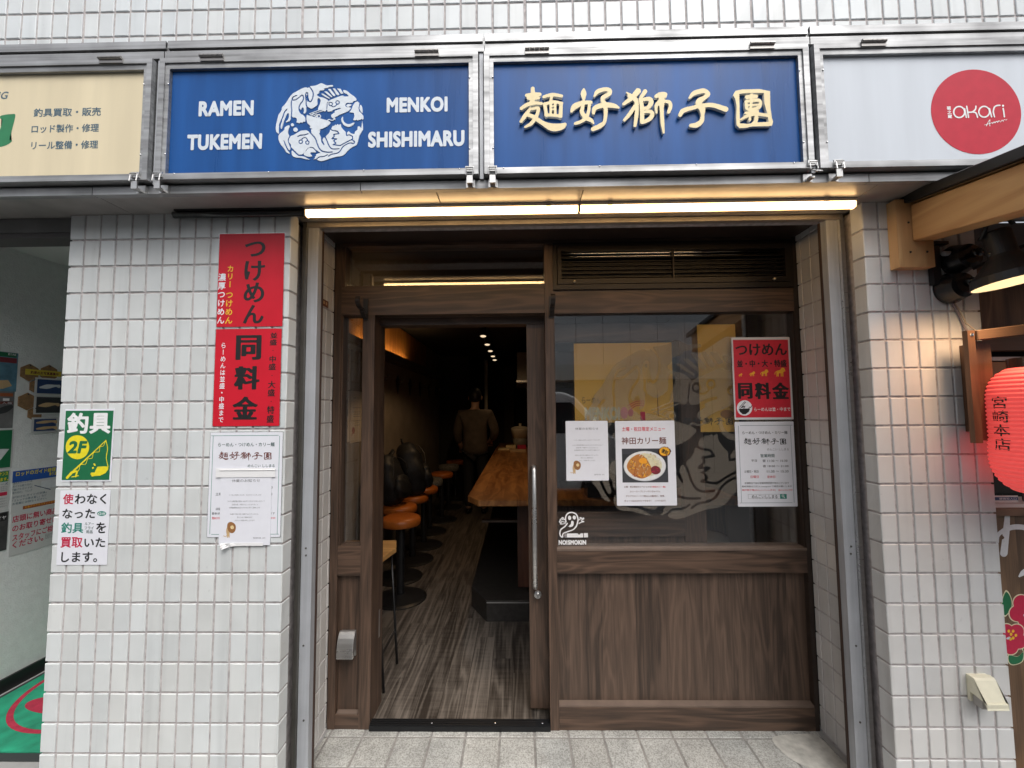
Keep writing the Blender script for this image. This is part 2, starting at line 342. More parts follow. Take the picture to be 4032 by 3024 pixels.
class Print:
    """ink on a flat plane, one mesh per colour, made a child of the sheet"""
    def __init__(s,pl,lift=.0004): s.pl,s.lift,s.b,s.t=pl,lift,{},set()
    def bm(s,col): return s.b.setdefault(col,BM())
    def _put(s,col,vs,fs,f,lift=0):
        bm=s.bm(col); V=[bm.verts.new(s.pl.w(*f(x,y),s.lift+lift)) for x,y in vs]
        for q in fs:
            try: bm.faces.new([V[i] for i in q])
            except ValueError: pass
    def text(s,t,x0,y0,x1,y1,col,bold=0,lift=0,shear=0,rot=0,tilt=0,ax=1,step=.026):
        """fit text t into the measured pixel box"""
        s.t.add(col); u0,v0,u1,v1=s.pl.box(x0,y0,x1,y1); vs,fs=bglyphs(t,bold,ax,step)
        if not vs: return
        ax,bx=min(p[0] for p in vs),max(p[0] for p in vs); ay,by=min(p[1] for p in vs),max(p[1] for p in vs)
        if t in 'ー一・': ay,by=0.35-.6*(0.0),by
        sx=(u1-u0)/max(bx-ax,1e-4); sy=(v1-v0)/max(by-ay,1e-4); uc,vc=(u0+u1)/2,(v0+v1)/2
        ca,sa=math.cos(rot),math.sin(rot)
        def f(x,y):
            a=u0+(x-ax)*sx; b=v0+(y-ay)*sy; a+=shear*(b-vc); b+=tilt*(a-uc)
            return (uc+(a-uc)*ca-(b-vc)*sa,vc+(a-uc)*sa+(b-vc)*ca)
        s._put(col,vs,fs,f,lift)
    def vtext(s,t,x0,y0,x1,y1,col,bold=0,lean=0,ax=1,step=.028,fit=0):
        """vertical writing: one cell per character, lean = pixel drift of the column from top to bottom"""
        s.t.add(col); n=len(t); ch=(y1-y0)/n
        for i,c in enumerate(t):
            if c in ' 　': continue
            dx=lean*(i/(max(n-1,1)))
            ya,yb=y0+i*ch,y0+(i+1)*ch; u0,v0,u1,v1=s.pl.box(x0+dx,ya+ch*.04,x1+dx,yb-ch*.04); vs,fs=bglyphs(c,bold,ax,step)
            if fit and vs:
                xa_,xb_=min(p[0] for p in vs),max(p[0] for p in vs); ya_,yb_=min(p[1] for p in vs),max(p[1] for p in vs)
                k_=fit*min((u1-u0)/(xb_-xa_),(v1-v0)/(yb_-ya_)*1.02); kx=fit*min((u1-u0)/(xb_-xa_),k_/fit*1.25)
                f=lambda x,y:((u0+u1)/2+(x-(xa_+xb_)/2)*kx,(v0+v1)/2+(y-(ya_+yb_)/2)*k_)
            elif c=='ー': f=lambda x,y:(u0+(u1-u0)*(.5-(y-.38)),v0+(v1-v0)*(1-x))
            else: f=lambda x,y:(u0+(u1-u0)*(x),v0+(v1-v0)*((y+.12)))
            s._put(col,vs,fs,f)
    def poly(s,pts,col,lift=0):
        u=[s.pl.uv(*p) for p in pts]; bm=s.bm(col); V=[bm.verts.new(s.pl.w(a,b,s.lift+lift)) for a,b in u]
        f=bm.faces.new(V); bmesh.ops.triangulate(bm,faces=[f])
    def rect(s,x0,y0,x1,y1,col,lift=0):
        u0,v0,u1,v1=s.pl.box(x0,y0,x1,y1); bm=s.bm(col)
        bm.faces.new([bm.verts.new(s.pl.w(a,b,s.lift+lift)) for a,b in ((u0,v0),(u1,v0),(u1,v1),(u0,v1))])
    def frame(s,x0,y0,x1,y1,t,col,lift=0):
        for b in ((x0,y0,x1,y0+t),(x0,y1-t,x1,y1),(x0,y0+t,x0+t,y1-t),(x1-t,y0+t,x1,y1-t)): s.rect(*b,col,lift)
    def disc(s,x,y,rx,ry,col,lift=0,n=40):
        s.poly([(x+rx*math.cos(2*math.pi*k/n),y+ry*math.sin(2*math.pi*k/n)) for k in range(n)],col,lift)
    def sdf(s,ops,col,step,lift=0,tr=None):
        vs,fs,_=sdfmesh(ops,step)
        if tr: vs=[tr(x,y) for x,y in vs]
        s._put(col,vs,fs,lambda x,y:s.pl.uv(x,y),lift)
    def done(s,parent,names=None):
        out=[]
        for col,bm in s.b.items():
            for f in bm.faces:
                f.normal_update()
                nn=Vector((0,-1,0)) if s.pl.a=='Y' else Vector((1,0,0))
                if f.normal.dot(nn)<0: f.normal_flip()
            out.append(mk((names or {}).get(col,'lettering' if col in s.t else 'printed_marks'),bm,ink(col),parent))
        s.b={}; return out
INK={'black':(.012,.012,.013),'white':(.80,.80,.80),'coolwhite':(.66,.72,.78),'red':(.62,.025,.045),'yellow':(.80,.50,.03),'orange':(.85,.42,.03),'green':(.01,.14,.055),
 'teal':(.02,.22,.17),'dgreen':(.05,.11,.10),'grey':(.22,.22,.23),'maroon':(.14,.03,.02),'crimson':(.50,.015,.06),'lemon':(.78,.66,.02),'navy':(.02,.05,.14),'blue':(.02,.09,.38),
 'brown':(.30,.14,.05),'tan':(.55,.38,.20),'paper':(.78,.79,.83),'cream':(.82,.66,.36),'dark':(.03,.032,.035),'pink':(.75,.2,.25),'steel':(.07,.13,.17),'brick':(.33,.09,.03),'noodle':(.50,.20,.05),'cabbage':(.70,.66,.45),'yolk':(.85,.36,.03),'beet':(.20,.03,.04),'plate':(.76,.76,.75),'slate':(.05,.052,.06),'sea':(.06,.16,.24),'grass':(.02,.20,.08),'pale':(.62,.64,.66)}
def clothmat(n,col):
    mt,nt,N,L,b=newmat(n); b.inputs['Base Color'].default_value=(*col,1); b.inputs['Roughness'].default_value=.85
    t=N.new('ShaderNodeBsdfTranslucent'); t.inputs[0].default_value=(*col,1); mx=N.new('ShaderNodeMixShader'); mx.inputs[0].default_value=.35
    L.new(b.outputs[0],mx.inputs[1]); L.new(t.outputs[0],mx.inputs[2]); L.new(mx.outputs[0],N['Material Output'].inputs[0]); MATS[n]=mt; return mt
def ink(c): return pm('ink_'+c,INK[c],.45,noise=.06,nscale=60)
# ------------------------------------------------------------------ signed-distance shapes
def smooth(pts,n=4):
    P=np.array(pts,float); N=len(P); out=[]
    for i in range(N):
        a,b,c,d=P[i-1],P[i],P[(i+1)%N],P[(i+2)%N]
        for t in np.arange(n)/n: out.append(.5*((2*b)+(-a+c)*t+(2*a-5*b+4*c-d)*t*t+(-a+3*b-3*c+d)*t**3))
    return np.array(out)
def smline(pts,n=5):
    P=np.array(pts,float); P=np.vstack([2*P[0]-P[1],P,2*P[-1]-P[-2]]); out=[]
    for i in range(1,len(P)-2):
        a,b,c,d=P[i-1:i+3]
        for t in np.arange(n)/n: out.append(.5*((2*b)+(-a+c)*t+(2*a-5*b+4*c-d)*t*t+(-a+3*b-3*c+d)*t**3))
    out.append(P[-2]); return np.array(out)
def sd_poly(X,Y,P):
    dd=np.full(X.shape,1e18); ins=np.zeros(X.shape,bool); n=len(P)
    for i in range(n):
        ax,ay=P[i]; bx,by=P[(i+1)%n]; ex,ey=bx-ax,by-ay; l=ex*ex+ey*ey+1e-12
        t=np.clip(((X-ax)*ex+(Y-ay)*ey)/l,0,1); dd=np.minimum(dd,(X-ax-t*ex)**2+(Y-ay-t*ey)**2)
        c=((ay>Y)!=(by>Y)); xi=ax+(Y-ay)*ex/(ey if abs(ey)>1e-9 else 1e-9); ins^=c&(X<xi)
    return np.where(ins,-1,1)*np.sqrt(dd)
def sd_stroke(X,Y,P):
    dd=np.full(X.shape,1e9)
    for (ax,ay,aw),(bx,by,bw) in zip(P[:-1],P[1:]):
        ex,ey=bx-ax,by-ay; l=ex*ex+ey*ey+1e-12; t=np.clip(((X-ax)*ex+(Y-ay)*ey)/l,0,1)
        dd=np.minimum(dd,np.sqrt((X-ax-t*ex)**2+(Y-ay-t*ey)**2)-(aw+t*(bw-aw))/2)
    return dd
def sdfmesh(ops,step,rough=0):
    """ops: ('+'|'-','p'|'s'|'P'|'S'|'c',pts[,w]) polygons, strokes, circles -> 2-D mesh by marching squares"""
    allp=np.array([q[:2] for o in ops if o[0]=='+' for q in (o[2] if o[1]!='c' else [(o[2][0]-o[2][2],o[2][1]-o[2][2]),(o[2][0]+o[2][2],o[2][1]+o[2][2])])],float)
    mw=max([o[3] if len(o)>3 else (max(q[2] for q in o[2]) if o[1] in 'sS' else 0) for o in ops]+[0])
    x0,y0=allp.min(0)-mw-2*step; x1,y1=allp.max(0)+mw+2*step
    xs=np.arange(x0,x1,step); ys=np.arange(y0,y1,step); X,Y=np.meshgrid(xs,ys); Fd=np.full(X.shape,1e9)
    for o in ops:
        k,pts=o[1],o[2]
        if k=='p': g=sd_poly(X,Y,pts)
        elif k=='P': g=sd_poly(X,Y,smooth(pts))
        elif k=='c': g=np.hypot(X-pts[0],Y-pts[1])-pts[2]
        else:
            if len(o)>3: pts=[(q[0],q[1],o[3]) for q in pts]
            g=sd_stroke(X,Y,smline(pts) if k=='S' else pts)
        Fd=np.minimum(Fd,g) if o[0]=='+' else np.maximum(Fd,-g)
    if rough:
        rs=np.random.RandomState(3); nz=rs.randn(*X.shape)
        for _ in range(2): nz=(nz+np.roll(nz,1,0)+np.roll(nz,-1,0)+np.roll(nz,1,1)+np.roll(nz,-1,1))/5
        Fd=Fd+nz*rough
    return march(Fd,xs,ys)
def march(Fd,xs,ys):
    vs=[];idx={}
    def vert(key,p):
        if key not in idx: idx[key]=len(vs); vs.append(p)
        return idx[key]
    fs=[];edges=[]; ny,nx=Fd.shape; ins=Fd<0
    act=ins[:-1,:-1]|ins[1:,:-1]|ins[:-1,1:]|ins[1:,1:]
    for j,i in zip(*np.nonzero(act)):
        cs=((j,i),(j,i+1),(j+1,i+1),(j+1,i)); s=[ins[c] for c in cs]
        if all(s): fs.append([vert(c,(xs[c[1]],ys[c[0]])) for c in cs]); continue
        pl=[];cut=[]
        for k in range(4):
            a,b=cs[k],cs[(k+1)%4]
            if s[k]: pl.append(vert(a,(xs[a[1]],ys[a[0]])))
            if s[k]!=s[(k+1)%4]:
                t=Fd[a]/(Fd[a]-Fd[b]); key=(min(a,b),max(a,b))
                e=vert(key,(xs[a[1]]+t*(xs[b[1]]-xs[a[1]]),ys[a[0]]+t*(ys[b[0]]-ys[a[0]]))); pl.append(e); cut.append((e,s[k]))
        if len(pl)>2: fs.append(pl)
        if len(cut)==2: edges.append((cut[0][0],cut[1][0]))
        elif len(cut)==4: edges+= [(cut[0][0],cut[1][0]),(cut[2][0],cut[3][0])]
    return vs,fs,edges
def sdfsolid(bm,ops,step,pl,front,back,rough=0):
    """raised letter: face at lift=front, walls back to lift=back (material 0 face, 1 walls)"""
    vs,fs,ed=sdfmesh(ops,step,rough); uv=[pl.uv(*p) for p in vs]
    A=[bm.verts.new(pl.w(u,v,front)) for u,v in uv]; Bk={}
    nn=Vector((0,-1,0)) if pl.a=='Y' else Vector((1,0,0))
    for q in fs:
        f=bm.faces.new([A[i] for i in q]); f.normal_update()
        if f.normal.dot(nn)<0: f.normal_flip()
    for a,b in ed:
        for k in (a,b):
            if k not in Bk: Bk[k]=bm.verts.new(pl.w(*uv[k],back))
        f=bm.faces.new((A[a],A[b],Bk[b],Bk[a])); f.material_index=1
def sheet(bm,u0,v0,u1,v1,pl,l0,l1,r=.004):
    pts=[]
    for cx,cy,a0 in ((u1-r,v1-r,0),(u0+r,v1-r,90),(u0+r,v0+r,180),(u1-r,v0+r,270)):
        for k in range(4): a=R(a0+30*k); pts.append((cx+r*math.cos(a),cy+r*math.sin(a)))
    A=[bm.verts.new(pl.w(u,v,l0)) for u,v in pts]; B=[bm.verts.new(pl.w(u,v,l1)) for u,v in pts]; n=len(pts)
    bm.faces.new(A); bm.faces.new(B[::-1])
    for i in range(n): bm.faces.new((A[i],B[i],B[(i+1)%n],A[(i+1)%n]))
    bmesh.ops.recalc_face_normals(bm,faces=bm.faces[:])
def poster(name,label,cat,pl,b,mat,group=None,edge=0,r=.004,t=.0012):
    """a sheet with its own base Empty; returns (thing, Print)"""
    u0,v0,u1,v1=pl.box(*b); c=pl.w((u0+u1)/2,v0,0); th=thing(name,label,cat,c,group)
    bm=BM(); sheet(bm,u0,v0,u1,v1,pl,0.0002,t,r); mk('sheet',bm,mat,th)
    if edge:
        bm=BM(); sheet(bm,u0-edge,v0-edge,u1+edge,v1+edge,pl,-.0003,.0001,r+edge*.6); mk('laminate_edge',bm,MATS['laminate'],th)
    return th,Print(pl,t+.0004)
# ================================================================== MATERIAL SET
tilemat(); stonemat(); frostmat()
pm('grout',(.46,.425,.42),.9,noise=.25,nscale=40); pm('grout_dark',(.25,.24,.225),.9,noise=.25)
ALU=metal('aluminium',(.40,.405,.41),.50,'X',.45); ALUZ=metal('aluminium_post',(.47,.49,.52),.5,'Z',.2,.35); STEEL=metal('brushed_steel',(.56,.56,.55),.3,'X',.15); GALV=metal('grimy_steel',(.17,.165,.15),.5,'Z',.45)
CHROME=pm('chrome',(.75,.75,.75),.12,1); BLACKM=pm('black_metal',(.012,.012,.013),.4,.0); BLACKG=pm('black_gloss',(.01,.01,.011),.22)
SOFF=pm('painted_soffit',(.34,.325,.31),.35,.25,noise=.15,nscale=9); DARKB=pm('dark_brown_board',(.035,.022,.017),.4,noise=.15)
D1,L1=(.033,.0215,.0155),(.126,.077,.052)
WH=wood('walnut_across',D1,L1,'X',0,freq=12,fiber=.7,rw=.42); WV=wood('walnut_upright',D1,L1,'Z',0,freq=15,fiber=.8); WS=wood('walnut_staves',(.040,.027,.020),(.128,.083,.059),'Z',.083,freq=12,fiber=.8,rw=.34,warp=1.2,along=1.1); WD=wood('walnut_depth',D1,L1,'Y',0,freq=9)
PINE=wood('pine_beam',(.40,.20,.075),(.66,.41,.19),'Y',0,freq=6,rough=.5,fiber=.25,warp=.5); PINEZ=wood('pine_upright',(.40,.21,.085),(.64,.40,.19),'Z',0,freq=6,rough=.5,fiber=.25,warp=.5)
OLDW=wood('stained_post',(.10,.045,.02),(.30,.15,.07),'Z',0,freq=5,rough=.5,fiber=.3,warp=.4); OLDX=wood('stained_rail',(.08,.045,.025),(.22,.13,.075),'X',0,freq=5,rough=.55,fiber=.3,warp=.4)
PLANK=wood('weathered_planks',(.045,.025,.014),(.20,.12,.066),'Z',.15,freq=5,rough=.6,fiber=.5)
FLOORW=wood('grey_brown_floorboards',(.027,.022,.0185),(.165,.142,.12),'Y',.125,freq=11,rough=.42,fiber=.75,warp=.7,stavelen=1.1,saw=.45,rw=.42,along=.75)
CTOP=wood('counter_slab',(.20,.075,.02),(.52,.24,.075),'Y',.16,freq=6,rough=.35,fiber=.3); CFRT=wood('counter_front',(.05,.018,.010),(.12,.045,.025),'Z',0,freq=6,rough=.4)
AMBER=wood('amber_panel',(.22,.09,.02),(.45,.22,.06),'Z',.2,freq=5,rough=.45,fiber=.3)
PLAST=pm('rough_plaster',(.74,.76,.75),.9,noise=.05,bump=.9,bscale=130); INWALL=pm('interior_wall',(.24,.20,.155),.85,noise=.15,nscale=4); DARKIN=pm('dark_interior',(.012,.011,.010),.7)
GLASS=glassmat('window_glass',.14,(.97,.975,.97)); GLASS2=glassmat('door_glass',.04,(.98,.98,.98))
MATS['laminate']=glassmat('laminate_film',.12,(.97,.97,.97))
ZF=.05; Y0=1.68; YD=2.12; ZS=2.436; ZJ=2.328; PV=.1139; PU=.0672
LX,RX=-.945,1.411          # inner corners of the two piers
# ================================================================== GROUND
boxm('street',(-14,14,-9,1.0,-.25,-.06),pm('asphalt',(.055,.055,.057),.9,noise=.3,nscale=40,bump=.4,bscale=150),kind='structure')
boxm('pavement',(-14,14,1.0,1.60,-.25,.03),pm('concrete_paving',(.34,.33,.31),.85,noise=.15,nscale=6,bump=.3),kind='structure')
boxm('passage_floor',(-2.98,LX,1.60,4.6,-.25,ZF),pm('passage_concrete',(.33,.33,.32),.8,noise=.12,nscale=8,bump=.2),kind='structure')
boxm('neighbour_floor',(RX,4.2,1.60,4.0,-.25,ZF),MATS['passage_concrete'],kind='structure')
boxm('shop_floor',(-1.6,2.0,2.161,10,-.20,.068),FLOORW,kind='structure')
# stone paved step in the recess: tiles are part of this one sheet of ground
ef=bpy.data.objects.new('entry_floor',None); COL.objects.link(ef); ef['kind']='structure'; WL['entry_floor']=Vector((0,0,0))
tiles('stone_tile',(LX,1.60,ZF),(1,0,0),(0,1,0),(0,0,1),RX-LX,.66,.164,.170,.02,.138-.003,ef,tint=(.455,.46,.445),var=.06,gap=.010,dep=.003,mat=MATS['stone'],groutmat=MATS['grout_dark'],thick=.2)
bm=BM(); f=bm.faces.new([bm.verts.new((x,y,ZF+.0015)) for x,y in smooth([(1.18,2.08),(1.30,2.10),(1.395,2.09),(1.402,1.98),(1.40,1.90),(1.30,1.885),(1.21,1.93),(1.17,2.0)],5)]); f.normal_update()
if f.normal.z<0: f.normal_flip()
bmesh.ops.triangulate(bm,faces=[f]); mk('mortar_patch',bm,pm('mortar',(.47,.46,.42),.85,noise=.25,nscale=22,bump=.5,bscale=60),ef)
# ================================================================== BUILDING SHELL
bl=thing('shop_building','white tiled building front with a recessed ramen shop entrance','building',(0.24,Y0,0))
W1=lambda *a,**k: tiles(*a,**k)
# left pier: front, right return, left side
W1('pier_tiles',(-1.882,Y0,ZF),(1,0,0),(0,0,1),(0,-1,0),LX+1.882,ZS-ZF,PU,PV,.0626,(ZJ-ZF)%PV,bl)
W1('pier_tiles',(LX,Y0,ZF),(0,1,0),(0,0,1),(1,0,0),.062,ZS-ZF,.3,PV,.2,(ZJ-ZF)%PV,bl)
boxm('pier_core',(-1.882,LX-.032,Y0+.032,2.10,ZF,ZS),MATS['grout'],bl)
W1('pier_tiles',(-1.882,4.4,ZF),(0,-1,0),(0,0,1),(-1,0,0),4.4-Y0,ZS-ZF,PU,PV,.03,(ZJ-ZF)%PV,bl)
# right pier
W1('pier_tiles',(RX,Y0,ZF),(1,0,0),(0,0,1),(0,-1,0),1.855-RX,ZS-ZF,.0637,PV,.0625,(ZJ-.006-ZF)%PV,bl,tint=(.64,.645,.635))
W1('pier_tiles',(RX,Y0+.062,ZF),(0,-1,0),(0,0,1),(-1,0,0),.062,ZS-ZF,.3,PV,.2,(ZJ-.006-ZF)%PV,bl,tint=(.64,.645,.635))
W1('pier_tiles',(1.855,Y0,ZF),(0,1,0),(0,0,1),(1,0,0),.066,ZS-ZF,.3,PV,.2,(ZJ-.006-ZF)%PV,bl,tint=(.64,.645,.635))
boxm('pier_core',(RX+.032,1.823,Y0+.032,2.10,ZF,ZS),MATS['grout'],bl)
# reveals inside the shutter rails
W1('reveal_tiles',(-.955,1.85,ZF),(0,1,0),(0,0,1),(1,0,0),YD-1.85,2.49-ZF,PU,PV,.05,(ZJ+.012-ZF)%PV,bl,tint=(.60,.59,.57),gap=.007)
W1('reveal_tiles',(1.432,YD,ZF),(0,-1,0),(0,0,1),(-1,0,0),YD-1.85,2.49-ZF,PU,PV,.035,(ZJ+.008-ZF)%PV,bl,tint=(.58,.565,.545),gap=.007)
bm=BM()
for x0,x1 in ((-.99,-.986),(1.463,1.467)): box(bm,x0,x1,1.742,1.86,ZF,2.49)
for x0,x1 in ((-.985,-.955),(1.433,1.463)): box(bm,x0,x1,1.848,1.852,ZF,2.49)
mk('shutter_recess',bm,GALV,bl)
# upper wall
W1('upper_wall_tiles',(-4,Y0,2.9),(1,0,0),(0,0,1),(0,-1,0),8.2,1.3,.0686,PV,(-2.223+4)%.0686,(3.229-2.9)%PV,bl,tint=(.67,.705,.715),wide=14)
boxm('upper_wall',(-4,4.2,Y0+.031,Y0+.25,ZS+.02,5.6),MATS['grout'],bl)
# soffit, fascia body, rails
bm=BM(); box(bm,-4,-1.62,1.53,1.72,ZS,ZS+.018); box(bm,-1.617,-.31,1.53,1.72,ZS,ZS+.018); box(bm,-.306,.252,1.53,1.72,ZS,ZS+.018); box(bm,.256,1.36,1.53,1.72,ZS,ZS+.018); box(bm,1.364,4.2,1.53,1.72,ZS,ZS+.018)
mk('soffit',bm,SOFF,bl,bevel=.001)
boxm('fascia_core',(-4,4.2,1.545,1.70,ZS+.019,2.98),pm('fascia_shadow',(.03,.03,.035),.7),bl)
bm=BM()
for a,b in ((-4,-1.617),(-1.614,-.59),(-.587,1.30),(1.303,4.2)): box(bm,a,b,1.510,1.535,2.430,2.461)
for a,b in ((-4,-1.349),(-1.345,-.118),(-.116,1.101),(1.105,4.2)): box(bm,a,b,1.495,1.535,2.957,2.986)
mk('fascia_rail',bm,ALU,bl,bevel=.002)
bm=BM()
for a,b in ((-4,-1.346),(-1.338,-.124),(-.115,1.098),(1.107,4.2)):
    box(bm,a,b,1.50,1.66,3.010,3.030); box(bm,a,b,1.497,1.505,3.0,3.030)
for x in (-1.342,-.1195,1.1025): box(bm,x-.006,x+.006,1.506,1.55,2.988,3.026)
mk('flashing',bm,ALU,bl,bevel=.002)
boxm('flashing_gap',(-4,4.2,1.53,1.66,2.9865,3.009),GALV,bl)
bm=BM()
for a,b in ((-1.376,-1.351),(-.139,-.121),(1.084,1.103)): box(bm,a+.002,b-.002,1.500,1.54,2.4615,2.9565)
mk('fascia_mullion',bm,ALUZ,bl,bevel=.002)
# roller shutter slot and recess ceiling
bm=BM(); box(bm,-.94,1.41,1.70,1.735,2.452,2.476); box(bm,-.94,1.41,1.738,1.765,2.432,2.476); box(bm,-.94,1.41,1.768,1.785,2.447,2.476); box(bm,-.94,1.41,1.788,1.815,2.418,2.476)
mk('shutter_slot',bm,pm('slot_metal',(.36,.33,.30),.4,.6,noise=.15,nscale=10),bl,bevel=.002)
boxm('recess_ceiling',(-.99,1.467,1.82,2.20,2.480,2.56),DARKB,bl)
boxm('recess_ceiling',(-.95,1.43,1.816,1.822,2.424,2.479),DARKB,bl)
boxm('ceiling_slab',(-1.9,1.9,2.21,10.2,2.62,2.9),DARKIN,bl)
# interior shell
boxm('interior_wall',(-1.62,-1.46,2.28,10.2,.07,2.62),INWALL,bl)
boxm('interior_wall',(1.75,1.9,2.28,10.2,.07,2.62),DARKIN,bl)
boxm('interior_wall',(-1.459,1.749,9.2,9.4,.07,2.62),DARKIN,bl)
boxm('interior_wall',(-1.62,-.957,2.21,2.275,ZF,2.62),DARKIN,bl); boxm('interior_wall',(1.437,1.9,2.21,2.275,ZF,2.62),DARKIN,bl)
boxm('lit_wood_panel',(-1.4585,-1.43,2.9,6.4,2.19,2.6),AMBER,bl)
boxm('wall_shelf',(-1.4585,-1.34,2.6,7.4,2.14,2.185),WD,bl,bevel=.003); boxm('shelf_lip',(-1.339,-1.325,2.6,7.4,2.135,2.215),WD,bl,bevel=.002)
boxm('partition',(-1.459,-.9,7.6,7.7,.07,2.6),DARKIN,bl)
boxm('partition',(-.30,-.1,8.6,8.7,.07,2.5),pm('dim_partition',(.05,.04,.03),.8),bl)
# left passage shell
boxm('passage_wall',(-3.05,-2.9,1.30,4.6,ZF,2.56),PLAST,bl)
boxm('passage_wall',(-2.899,-1.885,4.42,4.6,ZF,2.56),PLAST,bl)
boxm('passage_ceiling',(-2.899,-1.885,1.80,4.42,2.545,2.57),pm('passage_paint',(.7,.7,.68),.8),bl)
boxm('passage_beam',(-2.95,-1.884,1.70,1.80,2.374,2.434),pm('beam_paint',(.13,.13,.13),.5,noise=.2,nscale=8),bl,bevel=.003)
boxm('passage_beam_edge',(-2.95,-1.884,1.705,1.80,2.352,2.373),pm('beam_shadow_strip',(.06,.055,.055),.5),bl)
boxm('skirting',(-2.899,-2.885,1.5,4.41,ZF,.125),BLACKM,bl)
# ================================================================== SHUTTER RAILS
for x0,x1,s,side in ((-.932,-.886,-1,'left'),(1.352,1.400,1,'right')):
    t=thing('shutter_rail','silver roller shutter rail on the %s of the ramen shop recess'%side,'shutter rail',((x0+x1)/2,1.80,ZF),'roller shutter rails')
    xo=x0 if s<0 else x1
    boxm('channel',(x0,x1,1.80,1.848,ZF,2.43),ALUZ,t,bevel=.003)
    bm=BM(); box(bm,xo+s*.001,xo+s*.018,1.785,1.846,ZF,2.45); mk('outer_strip',bm,GALV if s<0 else STEEL,t,bevel=.006,seg=2)
    xi=x1 if s<0 else x0
    boxm('brush_strip',(xi,xi-s*.004,1.834,1.846,ZF,2.42),pm('rusty_brown',(.05,.028,.02),.7),t)
    for z in (1.02,.99,.62,.32):
        bm=BM(); lathe(bm,[(0,.002),(.004,.002),(.004,0),(0,0)],((x0+x1)/2+random.uniform(-.005,.005),1.7995,z),10,Matrix.Rotation(R(90),4,'X')); mk('bolt',bm,GALV,t)
# ================================================================== TIMBER SHOPFRONT
sf=thing('timber_shopfront','dark walnut shopfront with glazed panels set back between tiled piers','shopfront',(.24,YD,ZF))
YB=2.20
def pc(name,x0,x1,z0,z1,m,y=YD,yb=YB,bev=.002,par=sf): return boxm(name,(x0,x1,y,yb,z0,z1),m,par,bevel=bev)
pc('post',-.953,-.916,ZF,2.478,WV); pc('post',.139,.182,ZF,2.460,WV,y=2.117); pc('post',1.4095,1.4295,ZF,2.478,pm('dark_post',(.028,.018,.013),.45,noise=.2))
pc('post',-.799,-.742,ZF,2.0975,WV,yb=2.29); 
pc('head_rail',-.9155,1.409,2.4615,2.478,WH,y=2.118); 
pc('transom_stile',-.9155,-.900,2.243,2.461,WV); pc('transom_sill',-.8995,.1385,2.2425,2.252,WH,y=2.123)
pc('lintel',-.9155,.1385,2.098,2.242,WH); pc('lintel',.1825,1.409,2.093,2.214,WH)
boxm('door_header',(-.7415,.1385,2.205,2.29,2.06,2.12),WH,sf)
boxm('door_track',(-.7415,1.0,2.2005,2.29,2.121,2.15),DARKB,sf)
boxm('transom_glass',(-.899,.138,2.150,2.156,2.2525,2.4605),GLASS,sf)
# sidelight
boxm('sidelight_glass',(-.9155,-.7995,2.155,2.161,.926,2.0975),GLASS,sf)
pc('sidelight_stile',-.9155,-.9085,.926,2.0975,WV,y=2.128); pc('sidelight_stile',-.8065,-.7995,.926,2.0975,WV,y=2.128)
pc('sidelight_rail',-.9155,-.7995,.781,.9255,WH,y=2.122); pc('sidelight_panel',-.9155,-.7995,.118,.7805,WV,y=2.146); pc('sidelight_foot',-.9155,-.7995,ZF,.1175,WH,y=2.122)
# window
boxm('window_glass',(.1825,1.4035,2.150,2.156,.913,2.0925),GLASS,sf)
pc('window_stile',1.404,1.409,.913,2.0925,pm('dark_post',(.028,.018,.013),.45),y=2.124); pc('window_stile',.1825,.1885,.913,2.0925,WV,y=2.135)
bm=BM(); prism(bm,[(2.116,.899),(2.20,.899),(2.20,.9125),(2.149,.9125),(2.116,.910)],'X',.1825,1.409); mk('window_sill',bm,pm('worn_sill',(.145,.105,.082),.5,noise=.15,nscale=12),sf)
pc('window_rail',.1825,1.409,.789,.8985,WH); boxm('lower_panel',(.1825,1.409,2.150,2.19,.172,.7885),WS,sf)
bm=BM(); prism(bm,[(2.122,.156),(2.19,.156),(2.19,.1715),(2.150,.1712),(2.122,.164)],'X',.1825,1.409); mk('panel_ledge',bm,MATS['worn_sill'],sf)
pc('foot_rail',.1825,1.409,ZF,.1555,WH)
bm=BM(); prism(bm,[(2.124,.1175),(2.146,.1175),(2.146,.127),(2.124,.122)],'X',-.909,-.806); mk('panel_ledge',bm,MATS['worn_sill'],sf)
# threshold
bm=BM(); box(bm,-.742,.1385,2.108,2.160,ZF,.074)
for k in range(4): box(bm,-.742,.1385,2.112+k*.012,2.119+k*.012,.0743,.078)
mk('threshold',bm,pm('black_sill',(.02,.021,.023),.35,.5),sf,bevel=.0015)
for x in (-.44,-.13,.10): bm=BM(); lathe(bm,[(0,.002),(.004,.0015),(.005,0)],(x,2.128,.0783),10); mk('screw',bm,CHROME,sf)
bm=BM(); box(bm,-.744,-.7415,2.235,2.255,.42,.56); mk('strike_plate',bm,STEEL,sf)
# ================================================================== SLIDING DOOR
sdr=thing('sliding_door','walnut sliding door slid open behind the window with steel bar handle','door',(.50,2.235,.09))
def dp(n,x0,x1,z0,z1,m,y0=2.212,y1=2.25): return boxm(n,(x0,x1,y0,y1,z0,z1),m,sdr,bevel=.002)
dp('stile',.045,.160,.09,2.058,WV); dp('stile',.855,.965,.09,2.058,WV)
dp('top_rail',.1605,.8545,1.96,2.058,WH); dp('middle_rail',.1605,.8545,.94,1.06,WH); dp('bottom_rail',.1605,.8545,.09,.26,WH)
boxm('glass_pane',(.1605,.8545,2.228,2.233,1.0605,1.9595),GLASS2,sdr); boxm('door_panel',(.1605,.8545,2.225,2.24,.2605,.9395),WV,sdr)
bm=BM(); tube(bm,[(.074,2.210,1.300),(.074,2.170,1.302),(.074,2.160,1.290),(.074,2.160,.715),(.074,2.170,.703),(.074,2.210,.705)],.0125,14); mk('handle',bm,STEEL,sdr,smooth=True)
